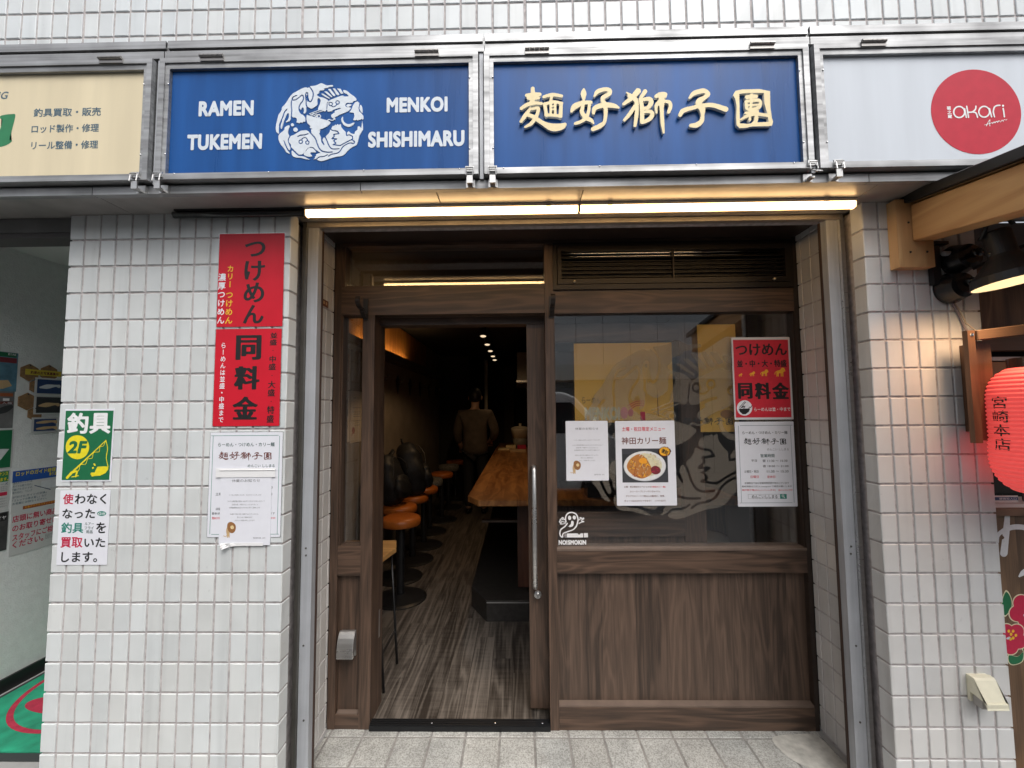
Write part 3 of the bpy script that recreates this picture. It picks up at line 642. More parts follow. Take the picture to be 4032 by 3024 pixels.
bm=BM(); M=Matrix.Rotation(R(90),4,'X'); lathe(bm,[(0,.030),(.010,.030),(.012,.027),(.012,.012),(.0185,.010),(.019,0),(.0,0)],(.088,2.211,.652),24,M); mk('lock',bm,STEEL,sdr,smooth=False)
bm=BM(); box(bm,.0865,.0895,2.179,2.1805,.647,.657); mk('keyhole',bm,BLACKM,[o for o in sdr.children if o.name.startswith('lock')][0])
# ================================================================== VENT GRILLE
vg=thing('vent_grille','long dark louvred ventilation grille set above the shop window','vent grille',(.79,2.11,2.216))
bm=BM(); x0,x1,z0,z1=.1825,1.4085,2.2145,2.461
for a in ((x0,x1,z1-.022,z1),(x0,x1,z0,z0+.026),(x0,x0+.02,z0+.026,z1-.022),(x1-.02,x1,z0+.026,z1-.022)): box(bm,a[0],a[1],2.108,2.15,a[2],a[3])
FRM=pm('bronze_frame',(.015,.0115,.010),.4,.3); mk('outer_frame',bm,FRM,vg,bevel=.002)
bm=BM(); x0,x1,z0,z1=.206,1.385,2.242,2.436
for a in ((x0,x1,z1-.022,z1),(x0,x1,z0,z0+.026),(x0,x0+.02,z0+.026,z1-.022),(x1-.02,x1,z0+.026,z1-.022)): box(bm,a[0],a[1],2.102,2.13,a[2],a[3])
mk('inner_frame',bm,FRM,vg,bevel=.002)
boxm('grille_back',(.227,1.364,2.17,2.19,2.25,2.43),BLACKM,vg)
for k in range(6):
    z=2.276+k*.0205
    bm=BM(); prism(bm,[(2.110,z),(2.145,z+.006),(2.145,z+.0085),(2.110,z+.0035)],'X',.2265,1.3645); mk('louvre',bm,FRM,vg)
bm=BM(); tube(bm,[(.23,2.125,2.408),(1.34,2.125,2.408)],.006,10); tube(bm,[(.23,2.128,2.392),(1.34,2.128,2.392)],.005,10); mk('bright_tube',bm,CHROME,vg,smooth=True)
boxm('centre_bar',(.795,.803,2.104,2.13,2.268,2.414),FRM,vg)
bm=BM()
for k in range(70):
    for j in range(5): x=.235+k*.0160; z=2.282+j*.0205; tube(bm,[(x,2.158,z-.008),(x+.008,2.158,z+.008),(x+.016,2.158,z-.008)],.0012,4,False)
mk('mesh',bm,pm('mesh_wire',(.06,.055,.05),.4,.6),vg)
for x in (.29,1.30):
    bm=BM(); lathe(bm,[(0,.016),(.006,.015),(.0065,.004),(.004,0)],(x,2.102,2.252),16,Matrix.Rotation(R(90),4,'X')); mk('knob',bm,pm('brass_knob',(.65,.55,.38),.3,.8),vg,smooth=True)
t=thing('tile_clip','small white clip screwed to the right tiled reveal near its top','clip',(1.431,1.93,2.35)); bm=BM(); tube(bm,[(1.431,1.93,2.352),(1.420,1.93,2.352)],.008,12); mk('clip_body',bm,pm('clip_white',(.5,.48,.44),.5),t,bevel=.001)
bm=BM(); tube(bm,[(1.4195,1.93,2.352),(1.416,1.932,2.345),(1.417,1.936,2.337)],.004,8); mk('clip_screw',bm,BLACKM,t)
t=thing('wire_knot','black twist of old wire on the fascia rail, top right','wire',(1.93,1.49,2.96)); bm=BM()
tube(bm,[(1.90+.05*k/24+.012*math.sin(k*1.3),1.488-.006*math.cos(k*1.1),2.972+.012*math.sin(k*.9)+.01*(k/24)) for k in range(25)],.0025,6); mk('wire_loops',bm,BLACKM,t,smooth=True)
# ================================================================== CURTAIN HOOKS
for x,zz,lab in ((-.787,2.105,'iron curtain hook on the lintel left of the open doorway'),(.172,2.105,'iron curtain hook on the post right of the open doorway')):
    t=thing('curtain_hook',lab,'hook',(x,2.12,zz),'curtain pole hooks')
    boxm('back_plate',(x-.012,x+.012,2.109,2.116,zz-.035,zz+.075),BLACKM,t,bevel=.002)
    bm=BM(); pts=[(2.108,zz-.025),(2.085,zz-.005)]+[(2.076+.030*math.cos(R(a)),zz+.040+.030*math.sin(R(a))) for a in range(-80,-230,-15)]
    ribbon(bm,[(2.108+(a-2.108)*1.75,b) for a,b in pts],.022,.008,x); mk('hook_arm',bm,pm('dark_iron',(.03,.024,.022),.45,.3),t,smooth=False)
# ================================================================== TUBE LAMPS
LAMP=pm('lamp_glow',(1,.9,.7),.4,emit=(1,.62,.27),es=8)
xa,xm,xb=-.865,.252,1.358
for a,b,lab in ((xa,xm-.004,'lit warm tube lamp under the fascia, above the open doorway'),(xm+.004,xb,'lit warm tube lamp under the fascia, above the vent grille')):
    t=thing('tube_lamp',lab,'lamp',((a+b)/2,1.655,2.40),'tube lamps over the entrance')
    boxm('lamp_base',(a,b,1.636,1.672,2.4235,2.4345),pm('lamp_body',(.55,.53,.5),.45),t,bevel=.002)
    bm=BM(); prism(bm,[(1.640+.0145+.0145*math.cos(R(k)),2.4145+.0145*math.sin(R(k))*1.0-.001) for k in range(180,361,15)]+[(1.669,2.423),(1.640,2.423)],'X',a+.002,b-.002); mk('diffuser',bm,LAMP,t,smooth=False)
    for x,e in ((a,-1),(b,1)):
        bm=BM(); box(bm,x-e*.001,x+e*.0035,1.638,1.671,2.399,2.4345); mk('end_cap',bm,pm('cap_plastic',(.5,.47,.42),.4),t,bevel=.002)
    for x in (a+.12,b-.12):
        bm=BM(); box(bm,x-.009,x+.009,1.632,1.676,2.421,2.4365); mk('clip',bm,pm('clip_plastic',(.4,.37,.34),.3),t,bevel=.001)
t=thing('tube_lamp','unlit black tube lamp housing under the soffit over the red posters','lamp',(-1.14,1.66,2.40))
bm=BM(); tube(bm,[(-1.42,1.655,2.418),(-.875,1.655,2.418)],.014,12); mk('housing',bm,BLACKG,t,smooth=True); boxm('lamp_base',(-1.41,-.88,1.64,1.67,2.4285,2.4355),BLACKM,t)
bm=BM(); prism(bm,[(1.66,2.4345),(1.675,2.4345),(1.69,2.427),(1.672,2.430)],'X',-.36,-.33); mk('dead_leaf',bm,BLACKM,bl)
# ================================================================== OUTLET COVERS
def outlet(nm,lab,x0,x1,z0,z1,Y,prot,mat,wedge):
    t=thing(nm,lab,'outlet cover',((x0+x1)/2,Y,z0)); h=z1-z0
    boxm('back_plate',(x0+.004,x1-.002,Y-.012,Y-.0005,z0-.006,z1-.004),mat,t,bevel=.002)
    pts=[(Y-.0125,z1)]+[(Y-.012-prot*math.sin(R(a)),z1-h*.93*(1-math.cos(R(a)))) for a in (12,25,40,55,70,82,90)]*(1-wedge)+[(Y-.030,z1-.002),(Y-.036,z1-.008)]*wedge+[(Y-.012-prot,z0),(Y-.012-prot+.003,z0),(Y-.012-prot+.003,z0+.02),(Y-.0125,z0+.03)]
    bm=BM(); prism(bm,pts,'X',x0,x1); mk('hood',bm,mat,t,bevel=.0015)
    boxm('socket_block',(x0+.012,x1-.010,Y-prot*.72,Y-.0125,z0-.014,z0+.018),pm('grey_plastic',(.35,.34,.32),.5),t,bevel=.002)
    bm=BM(); M=Matrix.Rotation(R(60),4,'X'); lathe(bm,[(0,.002),(.004,.0018),(.005,0)],((x0+x1)/2,Y-.012-prot*.35,z1-.018),10,M); mk('screw',bm,BLACKM,t)
outlet('outlet_cover','brushed steel outlet cover on the narrow walnut panel',-.900,-.820,.396,.512,2.145,.045,STEEL,0)
outlet('outlet_cover','cream plastic outlet cover low on the right tiled pier',1.688,1.766,.497,.588,Y0,.062,pm('cream_plastic',(.72,.70,.55),.4,noise=.05),1)
# little brown plate on the left reveal
t=thing('name_plate','small brown plastic plate on the left tiled reveal','plate',(-.954,1.99,2.12))
bm=BM(); box(bm,-.9545,-.950,1.955,2.045,2.118,2.150); mk('plate',bm,pm('brown_plate',(.16,.045,.02),.4),t,bevel=.001)
bm=BM()
for y in (1.972,1.998,2.024): box(bm,-.9499,-.9493,y-.007,y+.007,2.127,2.141)
mk('printed_square',bm,ink('tan'),t)
# ================================================================== FASCIA SIGN BOXES
PANB=pm('blue_acrylic',(.009,.080,.285),.32,noise=.20,nscale=14,streak=.08,spec=.25,rn=.08); PANC=pm('cream_acrylic',(.71,.62,.43),.4,noise=.06,nscale=14,streak=.08,spec=.3); PANW=pm('white_acrylic',(.60,.645,.70),.4,noise=.04,nscale=14,streak=.08,spec=.3)
ZT,ZB=2.944,2.468
def signbox(lab,x0,x1,mat,hinges,latches,openl=()):
    t=thing('sign_box',lab,'sign',((x0+x1)/2,1.49,ZB),'sign boxes along the fascia')
    w=.036; bm=BM()
    for a in ((x0,x1,ZT-.019,ZT),(x0,x1,ZB,ZB+.016),(x0,x0+.020,ZB+.016,ZT-.019),(x1-.020,x1,ZB+.016,ZT-.019)): box(bm,a[0],a[1],1.478,1.53,a[2],a[3])
    b0,b1,c0,c1=x0+.0202,x1-.0202,ZB+.0162,ZT-.0192
    for a in ((b0,b1,c1-.020,c1),(b0,b1,c0,c0+.010),(b0,b0+.015,c0+.010,c1-.020),(b1-.015,b1,c0+.010,c1-.020)): box(bm,a[0],a[1],1.484,1.53,a[2],a[3])
    mk('frame',bm,ALU,t,bevel=.0025)
    boxm('panel',(b0+.0152,b1-.0152,1.4975,1.503,c0+.0102,c1-.0202),mat,t)
    for x,z,r in [(x,z,.0035) for x in (b0+.012,b1-.012) for z in (ZB+.10,ZT-.10)]+[(b0+.05+(b1-b0-.1)*k/3,c0+.007,.003) for k in range(4)]:
        bm=BM(); bmesh.ops.create_uvsphere(bm,u_segments=8,v_segments=5,radius=r,matrix=Matrix.Translation((x,1.4835,z))); mk('screw',bm,CHROME,t,smooth=True)
    for x in hinges:
        bm=BM()
        for k in range(5): tube(bm,[(x-.045+k*.018,1.472,2.944),(x-.028+k*.018,1.472,2.944)],.0058,10)
        box(bm,x-.045,x+.045,1.474,1.4775,2.926,2.942); mk('hinge',bm,pm('hinge_steel',(.30,.29,.28),.35,.8),t)
    for x in latches:
        z=2.462; op=x in openl; bm=BM()
        box(bm,x-.016,x+.016,1.472,1.4775,z+.012,z+.032); tube(bm,[(x-.013,1.468,z+.022),(x-.013,1.464,z-.006)],.0022,6); tube(bm,[(x+.013,1.468,z+.022),(x+.013,1.464,z-.006)],.0022,6); tube(bm,[(x-.014,1.466,z+.023),(x+.014,1.466,z+.023)],.0025,6)
        box(bm,x-.017,x+.017,1.500,1.5095,z-.034,z-.004)
        if op: prism(bm,[(1.466,z-.006),(1.440,z-.026),(1.443,z-.029),(1.469,z-.009)],'X',x-.009,x+.013)
        else: box(bm,x-.011,x+.011,1.4705,1.4755,z-.032,z-.003)
        box(bm,x-.009,x+.009,1.476,1.4995,z-.031,z-.025)
        mk('latch',bm,STEEL,t,bevel=.0008)
    return t
s1=signbox('cream tackle shop sign box with green lettering, cut by the left edge',-3.1,-1.378,PANC,(-1.535,),(-1.418,))
s2=signbox('blue sign box with a round white lion emblem and white capital lettering',-1.349,-.1405,PANB,(-1.147,-.332),(-1.332,-.172))
s3=signbox('blue sign box with raised cream brush-style Japanese characters',-.1185,1.083,PANB,(.081,.913),(-.088,1.071),(1.071,))
s4=signbox('white sign box with a red disc, cut by the right edge',1.104,3.0,PANW,(1.32,),(1.165,))
SY=1.4975
# --- sign 1
P=Print(PL('Y',SY,0,0,1.843))
for t,b in (('釣具買取・販売',(245,783,733,845)),('ロッド製作・修理',(230,902,718,962)),('リール整備・修理',(228,1022,712,1083))): P.text(t,*b,'steel',.02)
P.text('FISHING',-225,668,58,722,'steel',.02,shear=.25)
P.poly([tuple(q) for q in smooth([(4,842),(40,832),(85,828),(112,832),(104,880),(86,950),(72,1000),(70,1014),(84,1018),(84,1030),(50,1052),(5,1066),(-40,1066),(-30,1020),(8,920),(18,870),(2,860)],4)],'grass')
P.text('Gil',-420,832,-40,1066,'grass',.05,shear=.2)
P.done(s1)
# --- sign 2 lettering: raised flat white letters
P=Print(PL('Y',SY,0,0,2212/4032),.0015)
for t,b in (('RAMEN',(430,218,548.5,251)),('TUKEMEN',(405,290,566.5,324)),('MENKOI',(835.5,210,967,243)),('SHISHIMARU',(795.5,283,1003.5,318))): P.text(t,*b,'coolwhite',.05,step=.02)
P.done(s2)
EM=[]
def pl(k,*p): EM.append(('+',k,list(p)))
def cut(k,*p): EM.append(('-',k,list(p)))
def cs(w,*p): EM.append(('-','S',list(p),w))
pl('P',(85,1072),(45,1030),(38,930),(60,820),(90,700),(120,650),(160,590),(165,540),(230,470),(300,360),(370,270),(470,210),(560,160),(640,133),(700,145),(725,112),(850,95),(950,50),(1000,60),(1080,92),(1185,83),(1200,112),(1120,122),(1100,140),(1030,150),(1015,185),(930,200),(920,240),(875,287),(930,328),(1000,340),(1102,398),(1080,450),(1068,560),(1072,580),(1040,622),(980,600),(905,592),(905,550),(940,450),(950,390),(912,348),(884,380),(884,470),(860,510),(768,562),(690,530),(668,515),(655,560),(660,600),(640,650),(603,662),(612,605),(600,545),(568,550),(545,592),(525,570),(520,600),(540,660),(630,735),(634,830),(600,830),(580,855),(545,845),(510,867),(495,850),(455,850),(470,810),(450,752),(385,742),(360,715),(340,760),(330,800),(290,832),(240,840),(290,780),(306,720),(295,652),(262,680),(215,790),(185,880),(160,972),(140,970),(138,900),(165,820),(150,790),(118,850),(95,960),(100,1060))
cs(25,(722,118),(770,180),(798,250),(793,330),(770,395),(735,425),(705,390),(690,320),(685,250),(660,245),(642,300),(655,400),(655,480),(668,515))
cs(24,(462,298),(405,320),(368,375),(352,500),(362,600),(350,745)); cs(24,(385,392),(450,380),(520,330),(575,290),(600,330),(590,400),(540,470),(510,540),(518,610),(560,670))
cs(26,(262,582),(212,640),(182,730),(155,790),(110,900)); cs(20,(665,300),(675,360),(690,420))
pl('P',(665,700),(690,698),(850,745),(1000,780),(1150,840),(1100,910),(1000,970),(940,983),(925,1010),(740,960),(745,920),(690,870),(664,800))
for a in (((722,670,12),(960,580,12)),((740,692,12),(1075,582,12)),((770,712,10),(800,655,10)),((820,705,9),(870,670,9)),((850,740,9),(880,680,9)),((780,690,9),(890,740,9))): EM.append(('+','s',list(a)))
EM.append(('+','c',(915,720,44))); EM.append(('-','c',(915,720,24))); EM.append(('+','S',[(1085,808),(1120,785),(1160,800),(1200,802),(1228,778)],15)); EM.append(('+','c',(1232,776,20)))
pl('P',(1100,430),(1150,390),(1270,340),(1390,300),(1440,318),(1522,312),(1490,270),(1425,235),(1415,185),(1490,205),(1560,265),(1640,320),(1685,388),(1620,415),(1590,447),(1490,448),(1452,492),(1475,532),(1560,545),(1530,600),(1440,650),(1340,690),(1215,757),(1170,735),(1172,690),(1240,640),(1215,612),(1110,627),(1085,595),(1090,520))
cs(30,(1200,612),(1275,580),(1345,562))
for x,y in ((1155,470),(1295,440)): EM.append(('-','c',(x,y,46))); EM.append(('+','c',(x,y,25)))
cs(20,(1165,500),(1200,526),(1250,515),(1290,470)); pl('P',(1473,500),(1510,473),(1578,480),(1560,512),(1500,527))
for q in (((955,262),(1000,258),(1140,350),(1130,367),(1040,320)),((1018,213),(1080,215),(1187,312),(1178,337),(1115,295)),((1098,165),(1150,165),(1252,290),(1240,312),(1205,305)),((1198,155),(1245,155),(1332,270),(1312,292),(1272,280)),((1283,155),(1355,160),(1417,252),(1368,265))): EM.append(('+','p',list(q)))
pl('p',(1700,418),(1742,450),(1720,560),(1735,620),(1780,660),(1820,710),(1826,770),(1805,792),(1780,770),(1760,797),(1735,788),(1710,812),(1680,788),(1660,807),(1613,797),(1642,720),(1630,650),(1536,640),(1580,580),(1610,500),(1650,440))
pl('P',(1765,488),(1795,530),(1807,640),(1790,647),(1750,590),(1745,530)); pl('P',(1407,728),(1408,790),(1450,855),(1530,883),(1642,845),(1600,908),(1520,937),(1440,912),(1390,852),(1370,790),(1383,750))
pl('p',(1800,815),(1812,900),(1815,990),(1780,1050),(1740,1120),(1725,1180),(1705,1260),(1680,1310),(1600,1350),(1540,1390),(1490,1440),(1440,1500),(1380,1530),(1250,1550),(1150,1580),(1060,1615),(960,1637),(890,1617),(880,1600),(860,1590),(795,1602),(840,1570),(830,1550),(860,1530),(855,1500),(900,1480),(950,1470),(900,1435),(850,1400),(800,1350),(740,1345),(690,1370),(600,1475),(570,1500),(510,1503),(430,1432),(350,1350),(345,1300),(300,1240),(305,1180),(340,1125),(400,1105),(470,1060),(550,1015),(660,1005),(720,1040),(740,1080),(760,1050),(755,985),(800,985),(920,1000),(940,1040),(920,1070),(955,1140),(960,1240),(1020,1320),(1030,1300),(990,1210),(1005,1160),(1060,1152),(1055,1130),(1110,1080),(1140,1030),(1140,985),(1170,975),(1195,920),(1230,915),(1250,888),(1270,905),(1300,878),(1320,900),(1360,878),(1370,940),(1410,990),(1460,1040),(1465,1100),(1490,1110),(1488,1060),(1520,1023),(1570,1070),(1640,1087),(1655,1030),(1700,1000),(1710,928),(1745,928),(1780,967),(1790,880))
cs(26,(725,1042),(790,1110),(850,1190),(880,1280),(920,1370),(980,1430),(1080,1452),(1190,1450)); cs(24,(1040,1140),(1080,1220),(1110,1300),(1160,1370),(1230,1390),(1325,1383))
EM.append(('-','s',[(x,y,24) for x,y in ((1150,985),(1200,1012),(1290,1025),(1325,1075),(1215,1092),(1232,1130),(1180,1178),(1280,1182),(1215,1220),(1262,1270),(1205,1300),(1350,1320),(1450,1262),(1550,1210),(1600,1190),(1600,1130),(1540,1100),(1480,1112))]))
cs(24,(1112,1535),(1170,1497),(1280,1475),(1350,1430),(1400,1350),(1480,1290),(1560,1265),(1620,1280),(1640,1240),(1605,1210)); cs(22,(870,1590),(930,1550),(1020,1540),(1090,1505)); cs(24,(480,1135),(540,1110),(620,1100),(692,1078))
for x,y in ((545,1242),(680,1256)): EM.append(('-','c',(x,y,46))); EM.append(('+','c',(x,y,25)))
cs(22,(558,1200),(600,1162),(650,1160),(684,1205))
pl('P',(300,905),(318,935),(295,990),(285,1060),(310,1122),(285,1180),(282,1230),(330,1370),(320,1412),(290,1390),(245,1300),(207,1215),(193,1220),(215,1290),(260,1390),(320,1470),(310,1482),(250,1450),(200,1370),(140,1300),(95,1200),(95,1110),(150,1050),(210,1000),(222,945))
EM.append(('+','c',(375,895,32))); EM.append(('+','c',(438,995,44)))
pl('P',(370,1420),(430,1470),(500,1530),(600,1540),(700,1590),(737,1606),(640,1592),(540,1567),(430,1557),(375,1522),(358,1470)); pl('P',(720,1365),(800,1380),(850,1440),(840,1457),(760,1457),(740,1482),(777,1530),(740,1547),(650,1532),(604,1485),(660,1420))
bm=BM(); sdfsolid(bm,EM,8,PL('Y',SY,1080,320,5.1843),.002,.0); mk('emblem',bm,ink('white'),s2,mats=[ink('coolwhite'),ink('coolwhite')])
# --- sign 3: brush characters cut from thick acrylic
K1=PL('Y',SY,2030,340,4.1736); K2=PL('Y',SY,2540,340,4.2538)
S=lambda *p:('+','S',[(q[0],q[1],q[2]*1.16+2) for q in p])
CH=[(K1,[S((280,85,52),(283,160,56),(270,300,75)),S((180,195,44),(300,175,46),(395,178,46)),S((210,240,46),(300,235,56),(375,232,42)),S((95,405,44),(200,342,52),(330,320,46),(425,328,38)),S((245,405,30),(205,460,45),(165,515,55),(90,618,40)),S((260,418,32),(370,405,44),(340,530,48),(260,650,50),(155,712,26)),S((190,505,44),(300,550,58),(450,650,62),(600,715,105),(740,705,90),(805,668,46)),('-','p',[(254,492),(300,437),(293,500)])]),
 (K1,[S((460,218,38),(600,183,46),(748,205,42)),S((590,215,40),(565,300,34)),S((475,335,46),(505,520,46)),S((475,335,40),(620,302,44),(755,322,34)),S((742,325,46),(732,535,52)),S((492,512,42),(600,517,40),(735,532,40)),S((572,335,32),(574,500,30)),S((645,325,34),(648,505,34)),S((575,372,18),(650,366,18)),S((575,425,18),(650,420,18))]),
 (K1,[S((1112,95,26),(1108,170,78),(1110,265,34),(1095,380,46),(1082,470,58),(1150,560,62),(1230,600,52),(1270,650,22)),S((912,455,34),(965,375,78),(1100,318,60),(1228,308,42)),S((1205,325,40),(1190,450,42),(1150,560,48),(1060,625,46),(978,652,42))]),
 (K1,[S((1285,205,28),(1340,132,58),(1460,95,50),(1528,115,62),(1525,170,56),(1435,222,56),(1415,265,52),(1450,340,60),(1470,450,54),(1450,620,46),(1380,690,64),(1262,745,58)),S((1270,485,40),(1295,400,62),(1450,352,72),(1600,365,62),(1678,395,28)),('-','P',[(1385,160),(1460,130),(1425,170),(1390,200),(1380,260),(1340,215)]) if 0 else ('-','p',[(1,1),(2,1),(1,2)])]),
 (K1,[S((1812,152,20),(1880,195,40)),S((1995,125,78),(1900,230,66),(1762,335,40)),S((1850,205,46),(1955,265,62),(1975,400,52),(1965,560,52),(1945,690,38)),S((1945,370,50),(1850,510,50),(1772,598,38))]),
 (K2,[S((-19,132,58),(-80,224,46)),S((-95,260,48),(-70,408,58),(-70,640,58)),S((-80,272,42),(50,258,58),(82,320,66),(30,400,54),(-50,418,40)),S((-60,475,32),(70,468,50),(100,520,58),(55,590,58),(-50,645,46))]),
 (K2,[S((165,215,50),(230,185,64),(315,178,50),(320,222,30)),S((255,200,74),(255,300,84),(258,450,54),(270,650,52),(288,820,28)),S((215,315,66),(165,375,50),(172,490,24)),S((300,295,40),(385,315,50),(403,390,50),(372,475,46))]),
 (K2,[S((722,238,34),(790,165,60),(900,130,64),(970,125,62),(1025,180,62),(960,240,58),(885,290,84),(872,345,84),(925,410,92),(935,520,52),(920,620,62),(840,690,72),(745,700,54)),S((560,528,50),(612,455,62),(780,402,54),(920,372,60),(1100,362,62),(1318,428,74))]),
 (K2,[('+','p',[(1480,125),(1600,100),(1880,95),(2055,130),(2060,400),(2085,570),(2105,640),(2088,700),(2050,712),(1760,715),(1640,742),(1550,744),(1500,700),(1490,560),(1500,400),(1480,260),(1440,200)]),('-','p',[(1545,175),(1700,158),(1950,158),(1960,330),(2005,490),(2030,640),(1800,650),(1700,672),(1555,665),(1550,480),(1545,300)]),
  S((1670,228,56),(1825,215,50)),S((1748,200,56),(1742,300,40)),S((1658,300,42),(1875,282,44),(1868,400,48),(1685,430,44),(1655,310,40)),S((1680,365,28),(1870,355,28)),S((1745,260,38),(1732,480,36)),S((1650,492,34),(1850,465,34)),S((1575,598,28),(1680,538,44),(1830,510,46),(2010,532,44)),S((1830,470,50),(1820,620,54),(1765,665,30)),S((1722,575,34),(1720,600,40))])]
bm=BM()
for k,o in CH: sdfsolid(bm,[q for q in o if q[2]!=[(1,1),(2,1),(1,2)]],5.5,k,.0145,.003,rough=2.2)
mk('brush_lettering',bm,None,s3,mats=[pm('cream_letter_face',(.80,.66,.36),.4,noise=.04),pm('white_letter_edge',(.78,.77,.70),.35)])
# --- sign 4
P=Print(PL('Y',SY,3640,260,4.6071),.0011)
bm=BM(); k=PL('Y',SY,3640,260,4.6071); u,v=k.uv(932,830); rr=.0
u1,_=k.uv(1772,900); u0,_=k.uv(92,700); rr=(u1-u0)/2-.004; uc=(u0+u1)/2
_,va=k.uv(860,60); _,vb=k.uv(1040,1605); vc=(va+vb)/2; rr=((va-vb)/2+rr)/2
bm.faces.new([bm.verts.new((uc+rr*math.cos(2*math.pi*i/72),SY-.0006,vc+rr*math.sin(2*math.pi*i/72))) for i in range(72)])
bmesh.ops.recalc_face_normals(bm,faces=bm.faces[:])
for f in bm.faces:
    if f.normal.y>0: f.normal_flip()
mk('red_disc',bm,pm('disc_red',(.50,.022,.045),.35,noise=.05,spec=.25),s4)
w=26
def st(*p): return ('+','S',[(x,y) for x,y in p],w)
ak=[('+','c',(622,840,113)),('-','c',(622,840,86)),st((722,780),(735,850),(752,935)),st((758,735),(775,830),(792,935)),st((785,845),(860,838),(915,790),(925,735)),st((870,838),(930,860),(955,935)),('+','c',(1075,835,110)),('-','c',(1075,835,84)),st((1172,780),(1190,850),(1210,925)),st((1262,925),(1240,830),(1262,750),(1310,722),(1360,718)),st((1420,775),(1432,850),(1442,925)),('+','c',(1417,725,20))]
P.sdf(ak,'white',6,.0004)
P.sdf([('+','S',[(1080,1075),(1200,1040),(1330,1005)],8),('+','S',[(1115,1095),(1150,1020),(1180,980),(1175,1040),(1180,1095)],10),('+','S',[(1215,1030),(1230,1050),(1255,1015),(1270,1040),(1300,1005),(1320,1030),(1345,995),(1370,1020),(1400,985),(1420,1010),(1440,975),(1470,985),(1490,968)],8)],'white',6,.0004)
P.vtext('菊之蔵',398,730,478,955,'white',.03,lean=18); 
for o in P.done(s4): pass
_bn=[]
for k,o in CH:
    vs,fs,_=sdfmesh([q for q in o if q[2]!=[(1,1),(2,1),(1,2)]],13); b0=len(_bn) and sum(len(x[0]) for x in _bn); _bn.append(([k.uv(*v) for v in vs],fs))
def brush_name(P,x0,y0,x1,y1,col):
    """the shop's brush-written name, as on the sign, at sheet size"""
    A=[v for g in _bn for v in g[0]]; ax,bx=min(v[0] for v in A),max(v[0] for v in A); ay,by=min(v[1] for v in A),max(v[1] for v in A); u0,v0,u1,v1=P.pl.box(x0,y0,x1,y1); P.t.add(col)
    for vs,fs in _bn: P._put(col,vs,fs,lambda x,y:(u0+(x-ax)/(bx-ax)*(u1-u0),v0+(y-ay)/(by-ay)*(v1-v0)))
# ================================================================== SHEETS ON THE LEFT PIER
RED=pm('red_print',(.58,.018,.034),.28,noise=.07,nscale=7,spec=.25); WHITE=pm('white_paper',(.74,.75,.80),.5,noise=.02); GREEN=pm('green_print',(.012,.15,.06),.4,noise=.08)
CLOSING=['いつもご来店いただき、ありがとうございます','このたび麺好獅子團は 2023 年 12 月 27 日をもちまして','お昼の間、休業することとなりました','夜営業時間は未定ですが SNS 等でご連絡します','休業まで残り短い期間ではございますが、','変わらぬご愛顧のほど','よろしくお願い申し上げます']
def lion_sitting(P,x,y,s,lift=0):
    """small cartoon lion with a round mane: body, mane, face, tail"""
    q=lambda a,b:(x+a*s,y+b*s)
    P.sdf([('+','S',[(*q(70,10),50*s),(*q(52,65),48*s),(*q(54,120),36*s)]),('+','s',[(*q(46,120),16*s),(*q(44,150),14*s)]),('+','s',[(*q(64,120),16*s),(*q(66,148),14*s)]),('+','S',[(*q(38,125),7*s),(*q(20,142),7*s),(*q(-4,132),9*s)])],'tan',3*s,lift)
    P.sdf([('+','P',[q(52,-30),q(95,-44),q(140,-16),q(152,30),q(136,78),q(100,98),q(62,75),q(42,20)])],'brown',3*s,lift+.0002)
    P.sdf([('+','P',[q(88,8),q(112,0),q(128,22),q(118,44),q(96,44),q(84,28)])],'cream',3*s,lift+.0004)
    for e in ((100,18),(116,16)): P.disc(*q(*e),3*s,3*s,'black',lift+.0006,8)
    P.disc(*q(110,32),5*s,4*s,'maroon',lift+.0006,8)
A=PL('Y',Y0-.001,800,880,2.0237)
t,P=poster('poster','upper red poster on the left pier with yellow and white noodle names','poster',A,(120,81,641,822),RED,'red posters on the left pier',edge=.004)
P.vtext('つけめん',333,118,500,810,'black',.014,lean=-14,ax=.45,step=.018,fit=.98)
P.vtext('カリー',192,330,248,515,'yellow',.02,lean=-4); P.vtext('つけめん',180,535,242,805,'yellow',.02,lean=-6)
P.vtext('濃厚つけめん',122,395,184,805,'paper',.02,lean=-12); P.done(t)
t,P=poster('poster','lower red poster on the left pier with three huge black characters','poster',A,(90,840,617,1614),RED,'red posters on the left pier',edge=.004)
P.vtext('同料金',262,868,466,1592,'black',.016,lean=-28,ax=.28,step=.016,fit=1)
for s,a,b,x in (('並盛',866,975,535),('中盛',1050,1172,526),('大盛',1250,1382,518),('特盛',1450,1592,510)): P.vtext(s,x,a,x+60,b,'black',.014,lean=-4,ax=.45)
for y,x in ((1012,558),(1212,550),(1418,544)): P.disc(x,y,4,4,'black',0,10)
P.vtext('らーめんは並盛・中盛まで',142,945,186,1590,'paper',.014,lean=-20); P.done(t)
B=PL('Y',Y0-.001,790,1660,3.0718)
def hours_sheet(pl,b,lab,fr,f,grp,edge):
    t,P=poster('poster',lab,'poster',pl,b,WHITE,grp,edge=edge)
    P.frame(*fr[0],fr[1],fr[2]); f(P); P.done(t); return t
def f(P):
    P.text('らーめん・つけめん・カリー麺',215,252,897,302,'dgreen',.012); brush_name(P,222,358,862,470,'maroon'); P.text('めんこい ししまる',572,515,898,552,'dgreen',.006)
    P.text('営業時間',420,640,640,690,'black',.01)
    P.text('土曜日・祝日',184,858,420,896,'black'); P.text('11:30 ～ 15:30',620,860,868,894,'black'); P.text('21:00',760,780,872,812,'black')
    P.text('店舗都合で急な営業時間変更や休みございます',186,1038,860,1070,'black'); P.text('最新情報は公式 X, Instagram で確認お願いします',138,1095,902,1128,'black'); P.text('麺好獅子團(めんこいししまる)  @menkoi440',138,1150,905,1185,'red')
